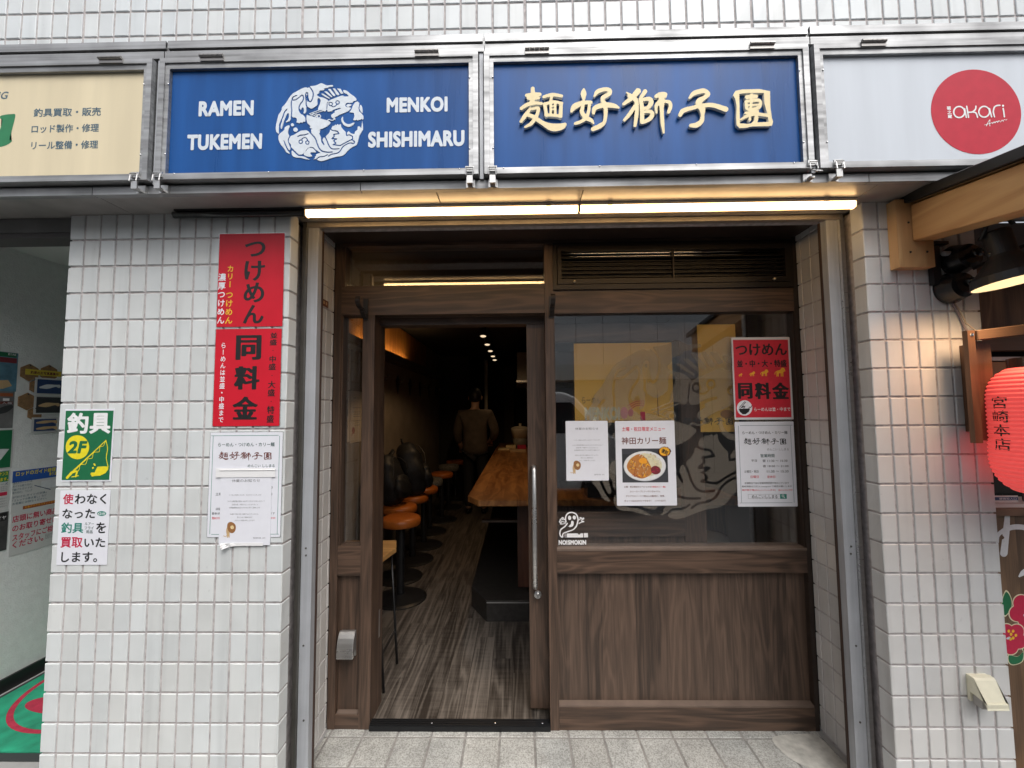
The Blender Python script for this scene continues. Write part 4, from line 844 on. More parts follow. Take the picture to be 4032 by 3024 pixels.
hours_sheet(B,(101,130,979,1396),'white opening hours sheet on the left pier, half covered by a taped notice',((132,166,946,1364),5,'teal'),f,'opening hours sheets',.003)
C2=PL('Y',Y0-.0035,790,1660,3.0718)
def notice(pl,b,lab,X,grp,edge=.0):
    t,P=poster('notice',lab,'notice',pl,b,WHITE,grp,edge=edge); X(P); P.done(t); return t
def f(P):
    P.text('休業のお知らせ',380,695,722,732,'grey',.004)
    for s,(a,y,c) in zip(CLOSING,((348,886,738),(322,962,778),(382,1002,698),(350,1040,722),(358,1118,704),(442,1156,628),(415,1194,655))): P.text(s,a,y-9,c,y+9,'grey')
    P.text('麺好獅子團　店主',638,1396,786,1414,'grey'); lion_sitting(P,285,1255,.95)
notice(C2,(235,600,853,1495),'closure notice taped over the hours sheet on the left pier',f,'closure notices')
FILM=pm('clear_tape',(.80,.80,.80),.3)
t=thing('tape_strip','wide white tape strip along the top of the closure notice on the pier','tape',(*[-.63,Y0-.004],1.2))
u0,v0,u1,v1=C2.box(190,562,908,672); bm=BM(); sheet(bm,u0,v0,u1,v1,C2,.0022,.0032,.002); mk('strip',bm,FILM,t); u0,v0,u1,v1=C2.box(235,580,905,588); bm=BM(); box(bm,u0,u1,C2.c-.0055,C2.c-.0033,v0,v1); mk('fold',bm,pm('tape_fold',(.85,.85,.85),.25),t,bevel=.0008)
t=thing('tape_strip','crumpled white tape curling off the bottom of the taped notice','tape',(-.63,Y0-.004,1.0))
u0,v0,u1,v1=C2.box(270,1462,760,1500); bm=BM(); g=[[bm.verts.new(C2.w(u0+(u1-u0)*i/14,v0+(v1-v0)*j/3-.012*max(0,1-i/4)*(1-j/3),.003+.010*max(0,1-i/6)**1.5*(1+.5*math.sin(i*2+j)))) for i in range(15)] for j in range(4)]
for j in range(3):
    for i in range(14): bm.faces.new((g[j][i],g[j][i+1],g[j+1][i+1],g[j+1][i]))
bmesh.ops.recalc_face_normals(bm,faces=bm.faces[:]); bmesh.ops.solidify(bm,geom=bm.faces[:],thickness=.0008); bmesh.ops.recalc_face_normals(bm,faces=bm.faces[:]); mk('strip',bm,FILM,t)
E1=PL('Y',Y0-.001,220,1590,2.554)
t,P=poster('poster','green fishing tackle poster with a yellow rod and fish on the left pier','poster',E1,(78,51,575,780),WHITE,'fishing shop posters on the left pier',r=.001)
P.poly([(104,70),(585,68),(540,765),(62,767)],'green'); P.text('釣',118,90,332,300,'white',.032,.0004,ax=.8,step=.016); P.text('具',345,92,556,300,'white',.032,.0004)
P.disc(222,436,118,121,'lemon',.0004); P.text('2F',134,372,312,498,'green',.045,.0008,shear=.18)
P.sdf([('+','s',[(118,742,26),(165,690,24)]),('+','s',[(160,695,18),(330,535,11),(508,368,7)]),('+','S',[(508,366),(525,450),(512,540),(530,632)],7),('+','S',[(505,375),(480,425),(448,432),(440,480),(385,490),(370,545),(325,555),(305,605),(250,612),(240,660),(215,690)],5),('+','S',[(180,690,14),(215,680,20),(205,730,16)]),('+','s',[(165,735,9),(232,722,9)]),('-','c',(200,694,7)),
 ('+','p',[(532,632),(500,628),(425,632),(405,665),(395,690),(360,690),(352,705),(368,732),(395,725),(450,722),(505,695),(530,660)]),('+','p',[(380,600),(398,600),(408,622),(390,622)]),('+','p',[(368,640),(385,632),(392,645),(370,655)])],'lemon',3.2,.0004); P.done(t)
t,P=poster('poster','white sheet of large black, red and green writing on the left pier','poster',E1,(28,870,534,1619),WHITE,'fishing shop posters on the left pier',r=.001)
for s,b,c in (('使',(76,905,180,1010),'crimson'),('わなく',(195,905,512,1008),'black'),('なった',(70,1055,398,1152),'black'),('釣具',(58,1192,280,1300),'teal'),('を',(410,1190,508,1300),'black'),('買取',(52,1340,272,1446),'crimson'),('いた',(290,1345,500,1440),'black'),('します。',(58,1488,420,1592),'black'),('ルアー',(294,1192,388,1220),'dgreen'),('フライ',(292,1232,385,1262),'dgreen'),('用品',(306,1270,374,1303),'dgreen')): P.text(s,*b,c,.022 if b[3]-b[1]>60 else .01)
P.disc(464,1102,46,24,'teal'); P.text('Gill',428,1092,498,1114,'white',.02,.0004,shear=.2); P.done(t)
# ================================================================== SHEETS ON THE WINDOW
V=PL('Y',2.1493,2150,1180,1.6267)
N8=PL('Y',2.1493,2180,1600,2.7648)
def f(P):
    P.text('休業のお知らせ',234,230,486,256,'grey',.004)
    for s,(a,y,c) in zip(CLOSING,((218,367,505),(200,422,540),(245,450,480),(225,477,500),(232,532,488),(295,560,432),(278,589,452))): P.text(s,a,y-6.5,c,y+6.5,'grey')
    P.text('麺好獅子團　店主',442,735,552,749,'grey'); lion_sitting(P,186,622,.72)
notice(N8,(134,158,594,808),'small closure notice with a lion on the window, left of the curry poster',f,'closure notices',edge=.006)
t,P=poster('poster','white curry noodle poster with a photo of a heaped bowl on the window','poster',N8,(678,157,1328,1080),WHITE,'posters on the window',edge=.006)
P.text('土曜・祝日限定メニュー',742,222,1212,270,'red',.014); P.text('神田カリー麺',738,335,1224,412,'maroon',.014)
P.rect(745,459,1242,828,'slate'); P.rect(746,520,1240,700,'dark',.0001)
P.disc(991,650,230,164,'pale',.0002,48); P.disc(991,646,224,158,'plate',.0003,48); P.disc(988,640,190,128,'cabbage',.0004,40)
rnd=random.Random(5)
P.sdf([('+','P',[(800,630),(850,560),(930,520),(1000,560),(1050,640),(1075,710),(1030,760),(950,785),(860,745),(805,690)])],'noodle',6,.0006)
for i in range(70):
    a=rnd.uniform(0,6.28); q=rnd.random()**.5; x=935+125*q*math.cos(a); y=665+105*q*math.sin(a); l=rnd.uniform(18,42); b=rnd.uniform(0,3.14)
    P.sdf([('+','s',[(x-l/2*math.cos(b),y-l/2*math.sin(b),9),(x+l/2*math.cos(b),y+l/2*math.sin(b),7)])],rnd.choice(['noodle','brown','brick','orange','tan']),5,.0008+i*.00001)
for i in range(60):
    x=rnd.uniform(930,1170); y=rnd.uniform(500,660)
    if ((x-985)/190)**2+((y-640)/135)**2>1 or (x<1010 and y>560): continue
    l=rnd.uniform(15,34); b=rnd.uniform(0,3.14); P.sdf([('+','s',[(x-l/2*math.cos(b),y-l/2*math.sin(b),7),(x+l/2*math.cos(b),y+l/2*math.sin(b),5)])],rnd.choice(['cabbage','plate','cream','tan']),4,.0008+i*.00001)
P.sdf([('+','P',[(1060,670),(1110,645),(1160,680),(1155,720),(1110,740),(1065,720)])],'beet',5,.0018)
for i in range(14): P.disc(1110+rnd.uniform(-40,40),692+rnd.uniform(-35,35),7,5,rnd.choice(['maroon','crimson','beet']),.0021,8)
P.disc(970,592,44,32,'yolk',.0022)
n=26; P.poly([(1204+(72 if k%2 else 58)*math.cos(math.pi*k/n),492+(60 if k%2 else 48)*math.sin(math.pi*k/n)) for k in range(2*n)],'maroon',.0024); P.disc(1204,490,57,46,'orange',.0026); P.text('復刻',1170,468,1240,516,'black',.03,.0030,rot=-.5)
for s,b,c in (('土曜・祝日限定のスペシャルな',(765,865,1062,886),'maroon'),('『神田カリー麺』',(1064,865,1220,886),'red'),('カリースープにドッサリきゃべつ。',(830,916,1160,936),'maroon'),('デミグラスソースで煮込んだ豚肉に、卵黄。',(785,966,1210,986),'maroon'),('きゃべつはおかわりできます！　ハマります！',(770,1018,1218,1038),'maroon')): P.text(s,*b,c,.012)
P.done(t)
R7=PL('Y',2.1493,2850,1300,2.212)
t,P=poster('poster','red poster with a row of four small yellow lions on the window','poster',R7,(78,62,589,779),pm('pale_card',(.66,.64,.65),.4),'posters on the window',edge=.004)
P.poly([(78,86),(556,83),(588,758),(105,761)],'red'); P.text('つけめん',100,118,548,222,'black',.014,.0004,ax=.45,step=.018); P.text('並・中・大・特盛',112,260,545,322,'black',.02,.0004,ax=.5); P.text('同',122,460,248,598,'black',.018,.0004,ax=.3,step=.018); P.text('料',268,458,408,600,'black',.018,.0004,ax=.3,step=.018); P.text('金',418,456,566,600,'black',.018,.0004,ax=.3,step=.018)
for x,y,s in ((143,390,.30),(246,380,.45),(352,371,.62),(488,365,.82)):
    q=lambda a,b:(x+a*s,y+b*s)
    P.sdf([('+','s',[(*q(-25,0),30*s),(*q(20,-8),36*s)]),('+','c',(*q(28,-22),24*s)),('+','s',[(*q(-32,10),11*s),(*q(-34,44),10*s)]),('+','s',[(*q(-18,10),11*s),(*q(-20,44),10*s)]),('+','s',[(*q(12,10),12*s),(*q(12,44),10*s)]),('+','s',[(*q(28,10),12*s),(*q(30,44),10*s)]),('+','S',[(*q(-38,-5),6*s),(*q(-52,5),6*s),(*q(-54,22),9*s)]),('+','s',[(*q(46,-14),12*s),(*q(54,-12),9*s)])],'orange',3*s+1,.0004)
P.disc(179,678,67,67,'paper',.0003); P.sdf([('+','p',[(127,685),(228,682),(215,712),(195,726),(190,732),(160,732),(157,726),(140,714)])],'black',2.2,.0006)
P.sdf([('+','s',[(135,672),(180,622)],5),('+','s',[(148,676),(190,625)],5),('+','c',(172,670,11)),('-','c',(172,670,6)),('+','s',[(140,680),(185,660)],4),('+','S',[(215,680),(225,668),(232,675),(240,662)],5),('+','c',(240,660,4))],'black',2,.0006)
P.text('らーめんは並・中まで',262,672,578,706,'white',.01,.0004); P.done(t)
def f(P):
    for s,b,c,k in (('らーめん・つけめん・カリー麺',(160,878,552,906),'black',.008),('めんこい ししまる',(376,1026,564,1048),'grey',.0),('営業時間',(318,1078,440,1108),'dgreen',.012),('平日',(238,1127,286,1148),'black',.006),('昼 11:30 ～ 15:30',(336,1126,552,1148),'black',.006),('夜 18:00 ～ 21:00',(338,1172,562,1194),'black',.006),('土曜日・祝日',(176,1219,300,1242),'black',.006),('11:30 ～ 15:30',(374,1219,562,1240),'black',.006),('日曜日',(232,1266,302,1288),'red',.008),('定休日',(376,1266,446,1288),'red',.008),('店舗都合で急な営業時間変更や休みございます',(180,1322,566,1340),'black',.004),('最新情報は公式 X, Instagram で確認お願いします',(156,1352,592,1370),'black',.004),('麺好獅子團(めんこいししまる)　@menkoi440',(158,1383,596,1402),'red',.006),('めんこいししまる',(242,1434,466,1464),'black',.01)): P.text(s,*b,c,k)
    brush_name(P,172,936,542,1002,'black'); P.frame(210,1428,546,1468,2,'grey'); P.rect(488,1427,546,1468,'teal',.0002); P.sdf([('+','c',(513,1443,11)),('-','c',(513,1443,7)),('+','s',[(520,1451,5),(529,1460,5)])],'white',1.5,.0006)
hours_sheet(R7,(108,797,624,1536),'white opening hours sheet with a search box on the window',((138,828,596,1505),3,'steel'),f,'opening hours sheets',.004)
# no-smoking sticker
G=PL('Y',2.1493,2180,1600,2.7648); t=thing('no_smoking_sticker','white no smoking sticker of a smoke ghost in the window corner','sticker',(.27,2.16,.94)); P=Print(G,.0004)
gh=[('+','P',[(200,1148),(250,1170),(272,1225),(262,1285),(240,1325),(190,1322),(150,1300),(128,1260),(124,1205),(150,1160)]),('-','P',[(200,1162),(240,1180),(258,1228),(248,1280),(230,1312),(190,1308),(158,1285),(140,1255),(138,1205),(160,1172)]),
 ('-','s',[(135,1275),(228,1330)],26),('+','S',[(148,1275),(120,1310),(80,1340),(68,1380),(75,1410),(92,1425)],14),('+','S',[(250,1300),(215,1340),(150,1365),(110,1380),(98,1400),(100,1420)],12),
 ('+','P',[(172,1190),(188,1200),(190,1225),(175,1238),(158,1225),(158,1200)]),('+','P',[(222,1188),(240,1200),(242,1220),(228,1232),(210,1222),(208,1200)]),('+','P',[(202,1245),(218,1260),(212,1300),(182,1314),(168,1300),(188,1280),(190,1255)]),
 ('+','S',[(128,1262),(100,1255),(70,1242),(80,1225),(98,1232),(90,1212),(108,1215),(112,1235),(128,1225)],9),('+','S',[(70,1245),(62,1260),(85,1265),(72,1280),(100,1280),(128,1272)],9),('+','S',[(270,1240),(290,1225),(285,1212),(300,1212),(305,1225),(325,1215),(325,1228),(300,1240)],9),('+','S',[(275,1275),(300,1262),(330,1255),(305,1250)],9),
 ('+','p',[(145,1384),(322,1382),(322,1427),(145,1427)]),('-','c',(278,1380,16)),('+','p',[(330,1380),(372,1380),(374,1425),(330,1427)])]
for y in (1390,1406,1422):
    for x in (124,136): gh.append(('+','c',(x,y,4.5)))
P.sdf(gh,'white',2.6); P.text('NO!SMOKIN',54,1455,354,1507,'white',.06)
P.done(t)
# frosted emblem on the window
t=thing('window_emblem','big frosted round lion emblem film on the shop window','window film',(.72,2.16,1.02))
def tr(x,y):      # sign crop pixels -> the larger copy on the window
    a=(1080+x/5.1843-900)*2.0733; b=(320+y/5.1843-100)*2.0733
    return ((a-740)*1.655+805,(b-478)*1.81+262)
bm=BM(); vs,fs,_=sdfmesh(EM,9); V2=[bm.verts.new(V.w(*V.uv(*tr(x,y)),.0001)) for x,y in vs]
for q in fs: bm.faces.new([V2[i] for i in q])
bmesh.ops.recalc_face_normals(bm,faces=bm.faces[:]); mk('film',bm,MATS['frost'],t)
# banners hung behind the glass
YEL=clothmat('ochre_cloth',(.92,.60,.14))
Bn=PL('Y',2.185,2230,1330,4.74)
t,P=poster('banner','wide ochre noodle banner hung behind the window','banner',Bn,(150,98,1985,1580),YEL,'ochre banners behind the window',r=.002)
P.text('らーめん',290,1105,640,1225,'dark',.0); P.text('MENKOI',340,1290,1000,1540,'cabbage',.07); P.disc(1080,1400,70,110,'pink'); P.disc(1200,1400,50,70,'crimson',.0003); P.rect(1380,1380,1470,1550,'crimson'); 
for k in range(3): P.sdf([('+','S',[(1140+k*20,1270+k*40),(1300,1190+k*40),(1440,1180+k*40)],16)],'red',9)
P.sdf([('+','s',[(1700,1060),(1715,1450)],14)],'maroon',9)
P.done(t)
Bn=PL('Y',2.185,2700,1240,3.456)
t,P=poster('banner','narrow ochre banner with black brush characters behind the window','banner',Bn,(178,130,700,1592),YEL,'ochre banners behind the window',r=.002)
brush_name(P,-40,1385,640,1505,'dark'); P.text('カリー',480,1245,640,1285,'dark'); P.disc(560,1350,90,60,'brown'); P.done(t)
# posters on the side wall seen through the sidelight
S7=PL('X',-1.455,1320,1300,3.318)
for i,(b,lab) in enumerate((((40,85,201,772),'tall menu sheet with a bowl behind the sidelight, the upper one'),((20,790,188,1475),'menu sheet with a bowl behind the sidelight, bottom left'),((192,798,342,1465),'notice sheet with a small brown lion behind the sidelight'))):
    t,P=poster('wall_poster',lab,'poster',S7,b,pm('warm_paper',(.60,.52,.42),.6),'sheets on the side wall inside',r=.002)
    if i==0: P.text('めん',105,165,178,225,'maroon',.03); P.rect(80,300,178,560,'brick'); P.disc(130,375,46,58,'tan',.0004); [P.rect(95,585+k*22,176,597+k*22,'maroon') for k in range(4)]
    if i==1: P.text('めん',70,850,160,925,'maroon',.03); P.disc(125,1075,42,105,'dark'); P.disc(123,1075,36,95,'tan',.0004); P.rect(100,1238,160,1272,'navy'); [P.rect(95,1295+k*35,155,1303+k*35,'grey') for k in range(3)]
    if i==2: P.text('休業のお知らせ',236,875,338,902,'grey',.01); [P.rect(a,y,b2,y+7,'grey') for a,y,b2 in ((230,1010,332),(225,1065,332),(240,1093,325),(232,1122,332),(232,1180,332),(258,1208,310),(250,1236,322))]; P.sdf([('+','P',[(235,1262),(255,1300),(240,1355),(218,1330),(218,1290)]),('+','s',[(225,1345,9),(212,1375,9)])],'brick',4)
    P.done(t)
# ================================================================== LEFT PASSAGE WALL
K=PL('X',-2.899,0,1350,1.95)
PG='sheets on the passage wall'
def ps(lab,cat,b,mat,nm='poster'): return poster(nm,lab,cat,K,b,mat,PG,r=.002)
t,P=ps('blue sea poster high on the passage wall, cut by the left edge','poster',(-90,68,131,372),pm('sea_print',(.10,.22,.30),.4,noise=.35,nscale=18)); P.rect(-60,72,128,105,'green'); P.text('釣り大会',60,80,122,98,'white',.02,.0004); P.poly([(-60,290),(60,285),(90,330),(20,352),(-60,356)],'tan'); P.rect(-60,110,128,150,'beet',.0002); P.done(t)
t,P=ps('grey fish poster on the passage wall under the sea poster','poster',(-90,370,103,656),pm('grey_print',(.16,.16,.16),.5,noise=.3,nscale=14)); P.rect(-70,385,98,410,'brick'); P.sdf([('+','S',[(-20,530,40),(40,510,50),(85,490,30)])],'dark',8); P.rect(20,425,70,445,'white'); P.rect(-60,450,96,470,'maroon'); P.text('新 入荷',-40,455,90,470,'pale',.01,.0004); P.done(t)
t,P=ps('green sheet with a white arrow tip on the passage wall','poster',(-90,665,96,972),pm('white_board',(.55,.56,.55),.5)); P.rect(-86,672,84,962,'green'); P.poly([(-80,815),(68,815),(0,900),(-80,930)],'pale',.0004); P.done(t)
t,P=ps('lens sheet with a yellow-green header on the passage wall','poster',(-90,985,68,1298),MATS['white_board']); P.rect(-86,990,64,1072,'grass'); P.text('メンテナンス',-86,995,60,1025,'lemon',.03,.0004); P.text('承ります。',-60,1038,60,1064,'lemon',.03,.0004); P.text('シリーズ',-60,1078,60,1096,'navy',.02); P.rect(-60,1150,52,1178,'crimson'); [P.text('対応できる修理内容',-70,1105+k*14,56,1115+k*14,'grey') for k in (0,1,2)]; [P.text('詳しくは店頭まで',-70,1195+k*20,50,1207+k*20,'grey') for k in range(4)]; P.done(t)
t,P=ps('white rod repair sheet with a blue header on the passage wall','poster',(92,975,470,1275),MATS['white_board']); P.rect(96,965,466,1048,'blue'); P.text('ロッドのガイド修理',122,972,425,1006,'lemon',.02,.0004,tilt=.0); P.text('承ります',375,990,450,1016,'lemon',.02,.0004)
for k,s in enumerate(('「折れたティップへの','ガイドの取り付け」','「抜けたガイドの','取り付け」「リング','が欠けたガイドの交換」','「スレッドの巻き直し」など','お気軽にお持ちください。')): P.text(s,95,1062+k*24,245+ (110 if k>3 else 0),1080+k*24,'steel',.01)
P.sdf([('+','s',[(265,1095),(385,1125)],6)],'navy',4); P.rect(315,1050,460,1110,'pale'); P.rect(175,1226,466,1250,'brick'); P.text('お急ぎの方はスタッフまで',190,1230,420,1247,'orange',.01,.0004); P.done(t)
t,P=ps('dark sheet with a white mark on the passage wall by the left edge','poster',(-90,1308,55,1605),pm('dark_print',(.06,.06,.06),.4,noise=.4,nscale=20)); P.rect(-80,1315,50,1375,'black'); P.text('タイヤ',-60,1335,44,1362,'white',.02,.0004); P.done(t)
t,P=ps('sheet of large crimson writing lowest on the passage wall','poster',(78,1275,490,1580),MATS['white_board'])
for k,s in enumerate(('店頭に無い商品','のお取り寄せは','スタッフにご相談','ください。')): P.text(s,95,1305+k*68-10,440 if k<3 else 330,1355+k*68-10,'crimson',.02)
P.text('担当者までご連絡下さい',345,1455,440,1495,'grey'); P.done(t)
HB=pm('cork_board',(.26,.15,.07),.9,noise=.25,nscale=60)
CO=('with a pin, topmost and farthest left','behind the right end of the yellow strip','beside the top fish photo','by the middle fish photo','above the lowest fish photo')
for (x,y,r),cl in zip(((222,228,76),(372,232,74),(282,335,66),(205,450,76),(262,545,60)),CO):
    u,v=K.uv(x,y); rr=.052*r/76; t=thing('cork_hexagon','cork hexagon on the passage wall, '+cl,'cork board',K.w(u,v-rr),'cork hexagons on the passage wall')
    bm=BM(); pp=[(u+rr*math.sin(R(60*k)),v+rr*math.cos(R(60*k))) for k in range(6)]; prism(bm,pp,'X',-2.8985,-2.893); mk('board',bm,HB,t,bevel=.001)
    bm=BM(); bmesh.ops.create_uvsphere(bm,u_segments=8,v_segments=6,radius=.004,matrix=Matrix.Translation((-2.891,u,v+rr*.8))); mk('pin',bm,BLACKM,t)
K2w=PL('X',-2.891,0,1350,1.95)
t,P=poster('paper_strip','yellow paper strip with black writing over the cork hexagons','strip',K2w,(193,210,470,252),pm('yellow_paper',(.62,.48,.05),.5),r=.001); P.text('釣果のお写真募集中',232,222,448,246,'maroon',.03); P.done(t)
for i,(b,lab) in enumerate((((265,272,500,400),'topmost of the fish photos pinned under the yellow strip'),((258,405,490,548),'middle fish photo with a wide white border on the passage wall'),((240,572,440,686),'lowest fish photo, two fish one above the other'))):
    t,P=poster('photo_print',lab,'photo',K2w,b,MATS['white_board'],'fish photos on the passage wall',r=.001)
    x0,y0,x1,y1=b; P.rect(x0+18,y0+12,x1-12,y1-10,'navy' if i!=1 else 'dark')
    for yy in ((y0+y1)/2,) if i<2 else (y0+36,y1-32): P.sdf([('+','S',[(x0+40,yy+6,12),(x0+95,yy,34 if i<2 else 22),(x0+160,yy-6,16),(x0+185,yy-2,26)])],'tan' if i else 'pale',5,.0004)
    P.done(t)
# mat
t=thing('door_mat','green mat with a red ring and red spot in the left passage','mat',(-2.35,2.35,ZF))
bm=BM(); box(bm,-2.86,-1.90,1.925,3.2,ZF+.0005,ZF+.006); mk('mat_border',bm,pm('mat_rubber',(.03,.035,.035),.7),t,bevel=.002)
bm=BM(); box(bm,-2.83,-1.93,1.965,3.17,ZF+.0065,ZF+.012); mk('mat_pile',bm,pm('mat_green',(.015,.27,.15),.95,noise=.35,nscale=9,bump=.6,bscale=400),t,bevel=.002)
MR=pm('mat_red',(.36,.02,.05),.95,noise=.2,nscale=30,bump=.5,bscale=400); cx,cy=-2.34,2.50
bm=BM(); n=64
for k in range(n):
    a,b=2*math.pi*k/n,2*math.pi*(k+1)/n; bm.faces.new([bm.verts.new((cx+r*math.cos(q),cy+r*math.sin(q),ZF+.0126)) for r,q in ((.43,a),(.43,b),(.405,b),(.405,a))])
bmesh.ops.recalc_face_normals(bm,faces=bm.faces[:]); mk('ring_print',bm,MR,t)
bm=BM(); f=bm.faces.new([bm.verts.new((-2.43+.205*math.cos(2*math.pi*k/40)-.05*math.sin(2*math.pi*k/40),2.27+.072*math.sin(2*math.pi*k/40),ZF+.0126)) for k in range(40)]); mk('spot_print',bm,MR,t)
# ================================================================== INTERIOR
ORG=pm('orange_vinyl',(.50,.135,.02),.38,noise=.12,nscale=8)
st=thing('bar_stool','orange bar stool nearest the doorway','stool',(0,0,0),'bar stools along the counter')
bm=BM(); lathe(bm,[(0,.665),(.08,.667),(.135,.662),(.155,.650),(.160,.630),(.158,.600),(.150,.592),(0,.590)],n=36); mk('seat',bm,ORG,st,smooth=True)
bm=BM(); lathe(bm,[(.0,.590),(.07,.590),(.07,.58),(.033,.575),(.033,.03),(.0,.03)],n=20); mk('pole',bm,BLACKM,st)
bm=BM(); lathe(bm,[(0,.045),(.05,.04),(.19,.018),(.212,.008),(.212,0),(0,0)],n=40); mk('base',bm,BLACKM,st)
SP=[(-.985,3.50),(-1.12,3.93),(-1.11,4.38),(-1.10,4.84),(-1.15,5.38),(-1.10,5.95),(-1.13,6.7),(-1.12,7.35)]
SLB=['orange bar stool nearest the doorway','orange bar stool under the front backpack','orange bar stool under the rear backpack','orange bar stool just behind the backpacks','bar stool with a grey fluffy cover, nearer one','orange bar stool between the two grey covered stools','bar stool with a grey fluffy cover, farther one','orange bar stool farthest from the doorway']
FLUF=pm('grey_fleece',(.16,.15,.13),.95,noise=.5,nscale=60,bump=1,bscale=120); stools=[]
for i,(x,y) in enumerate(SP):
    o=st if i==0 else copy_tree(st); o.location=(x,y,.067); o['label']=SLB[i]; stools.append(o)
for i in (4,6):
    x,y=SP[i]; WL[stools[i].name]=Vector((x,y,.067)); bm=BM(); lathe(bm,[(0,.674),(.10,.675),(.150,.668),(.166,.645),(.166,.585),(.160,.580)],(x,y,.067),30)
    mk('fleece_cover',bm,FLUF,stools[i],smooth=True)
# counter
ct=thing('bar_counter','long wooden bar counter with a chamfered corner inside the doorway','counter',(.2,3.05,.066))
zt=.95
bm=BM(); prism(bm,[(-.395,3.22),(-.30,3.055),(1.60,3.055),(1.60,3.50),(.30,3.50),(.30,8.4),(-.395,8.4)],'Z',zt-.045,zt); mk('counter_top',bm,CTOP,ct,bevel=.004)
boxm('counter_post',(-.02,.25,3.32,3.40,.23,zt-.046),CFRT,ct,bevel=.002); boxm('counter_front',(.251,1.6,3.30,3.36,.066,zt-.046),WV,ct); boxm('counter_side',(.05,.09,3.41,8.3,.2,zt-.046),DARKIN,ct)
bm=BM(); box(bm,-.30,.25,3.33,3.40,.72,.735); mk('hook_rail',bm,WH,ct)
bm=BM(); prism(bm,[(-.385,3.36),(-.25,3.12),(1.6,3.12),(1.6,3.29),(.05,3.29),(.05,8.3),(-.385,8.3)],'Z',.066,.215); mk('foot_step',bm,pm('step_black',(.03,.028,.026),.45,noise=.3),ct,bevel=.003)
bm=BM(); box(bm,-.248,1.0,3.116,3.1195,.200,.206); mk('step_nosing',bm,STEEL,ct)
boxm('kitchen_screen',(.305,.33,3.6,8.3,zt-.04,1.32),DARKIN,ct)
# things on the counter
t=thing('lidded_pot','cream lidded pot at the far end of the counter','pot',(.05,7.3,zt)); Z=zt+.001
bm=BM(); lathe(bm,[(0,0),(.10,0),(.125,.06),(.13,.15),(.125,.16),(0,.16)],(.02,7.3,Z),24); mk('stand',bm,pm('pot_grey',(.25,.24,.21),.4),t,smooth=True)
bm=BM(); lathe(bm,[(0,.161),(.13,.161),(.155,.30),(.16,.33),(0,.335)],(.02,7.3,Z),24); mk('bowl',bm,pm('pot_cream',(.55,.48,.36),.4),t,smooth=True)
bm=BM(); lathe(bm,[(.16,.335),(.10,.36),(.02,.37),(.02,.39),(.028,.41),(0,.415)],(.02,7.3,Z),24); mk('lid',bm,MATS['pot_cream'],t,smooth=True)
for i,(x,y,w,l,h,c,lab) in enumerate(((-.25,6.9,.18,.22,.02,'cream','stack of pale papers on the far left end of the counter'),(-.02,6.55,.24,.20,.03,'tan','low tan box in front of the lidded pot'),(.04,6.95,.14,.10,.07,'crimson','small red packet beside the lidded pot'),(-.14,7.15,.16,.16,.05,'cream','cream tray behind the papers on the counter'))):
    bm=BM(); box(bm,x-w/2,x+w/2,y-l/2,y+l/2,zt+.001,zt+h); mk(('paper_stack','box','packet','tray')[i],bm,ink(c),None,lab,('papers','box','packet','tray')[i],bevel=.003)
# kitchen hood
t=thing('kitchen_hood','grey extractor hood above the far end of the counter','hood',(.45,6.0,1.95)); boxm('hood_box',(-.02,1.2,5.9,7.5,2.02,2.42),pm('hood_grey',(.20,.19,.16),.5,noise=.1),t,bevel=.004); boxm('hood_rim',(-.03,1.2,5.88,7.5,1.99,2.018),STEEL,t)
bm=BM(); tube(bm,[(-.55,7.0,2.45),(-.55,7.0,1.5)],.03,10); mk('duct',bm,MATS['hood_grey'],None,'thin grey vertical pipe behind the standing man','pipe')
# track lights
tb=boxm('light_track',(-.415,-.375,3.4,8.4,2.585,2.618),BLACKM,None,label='black lighting track on the ceiling above the counter edge',cat='light track')
SPOTM=pm('spot_bulb',(1,.9,.75),.4,emit=(1,.78,.52),es=.8)
TL=['spotlight nearest the doorway on the ceiling track','second spotlight from the doorway on the ceiling track','third spotlight from the doorway on the ceiling track','fourth spotlight from the doorway on the ceiling track','third spotlight from the far end of the ceiling track','next to last spotlight on the ceiling track','spotlight at the far end of the ceiling track']
for i,y in enumerate((3.87,4.02,4.65,5.26,5.84,6.42,6.9)):
    t=thing('track_spotlight',TL[i],'spotlight',(-.395,y,2.43),'spotlights on the ceiling track')
    bm=BM(); lathe(bm,[(0,.155),(.012,.155),(.012,.115),(.035,.110),(.042,.02),(.040,.0),(.036,.0),(.034,.02),(0,.02)],(-.395,y,2.43),16,Matrix.Rotation(R(-16),4,'X')); mk('can',bm,BLACKM,t,smooth=False)
    bm=BM(); lathe(bm,[(0,.0),(.033,.002),(.033,.008),(0,.010)],(-.395,y-.002,2.432),16,Matrix.Rotation(R(-16),4,'X')); mk('bulb',bm,SPOTM,t)
    if i in (0,1,3,5):
        l=bpy.data.lights.new('spot','SPOT'); l.energy=10 if i<2 else 4.5; l.color=(1,.66,.36); l.spot_size=R(150 if i<2 else 100); l.spot_blend=.25 if i<2 else .8; l.shadow_soft_size=.03
        o=bpy.data.objects.new('spot_light',l); COL.objects.link(o); o.parent=t; o.location=(0,0,-.015); o.rotation_euler=(R(8),R(-14),0)
t=thing('wall_washer','warm strip lamp hidden on the wall shelf','lamp',(-1.386,4.6,2.186)); boxm('lamp_strip',(-1.372,-1.350,3.6,5.2,2.1865,2.200),pm('washer_glow',(1,.8,.5),.4,emit=(1,.6,.25),es=22),t)
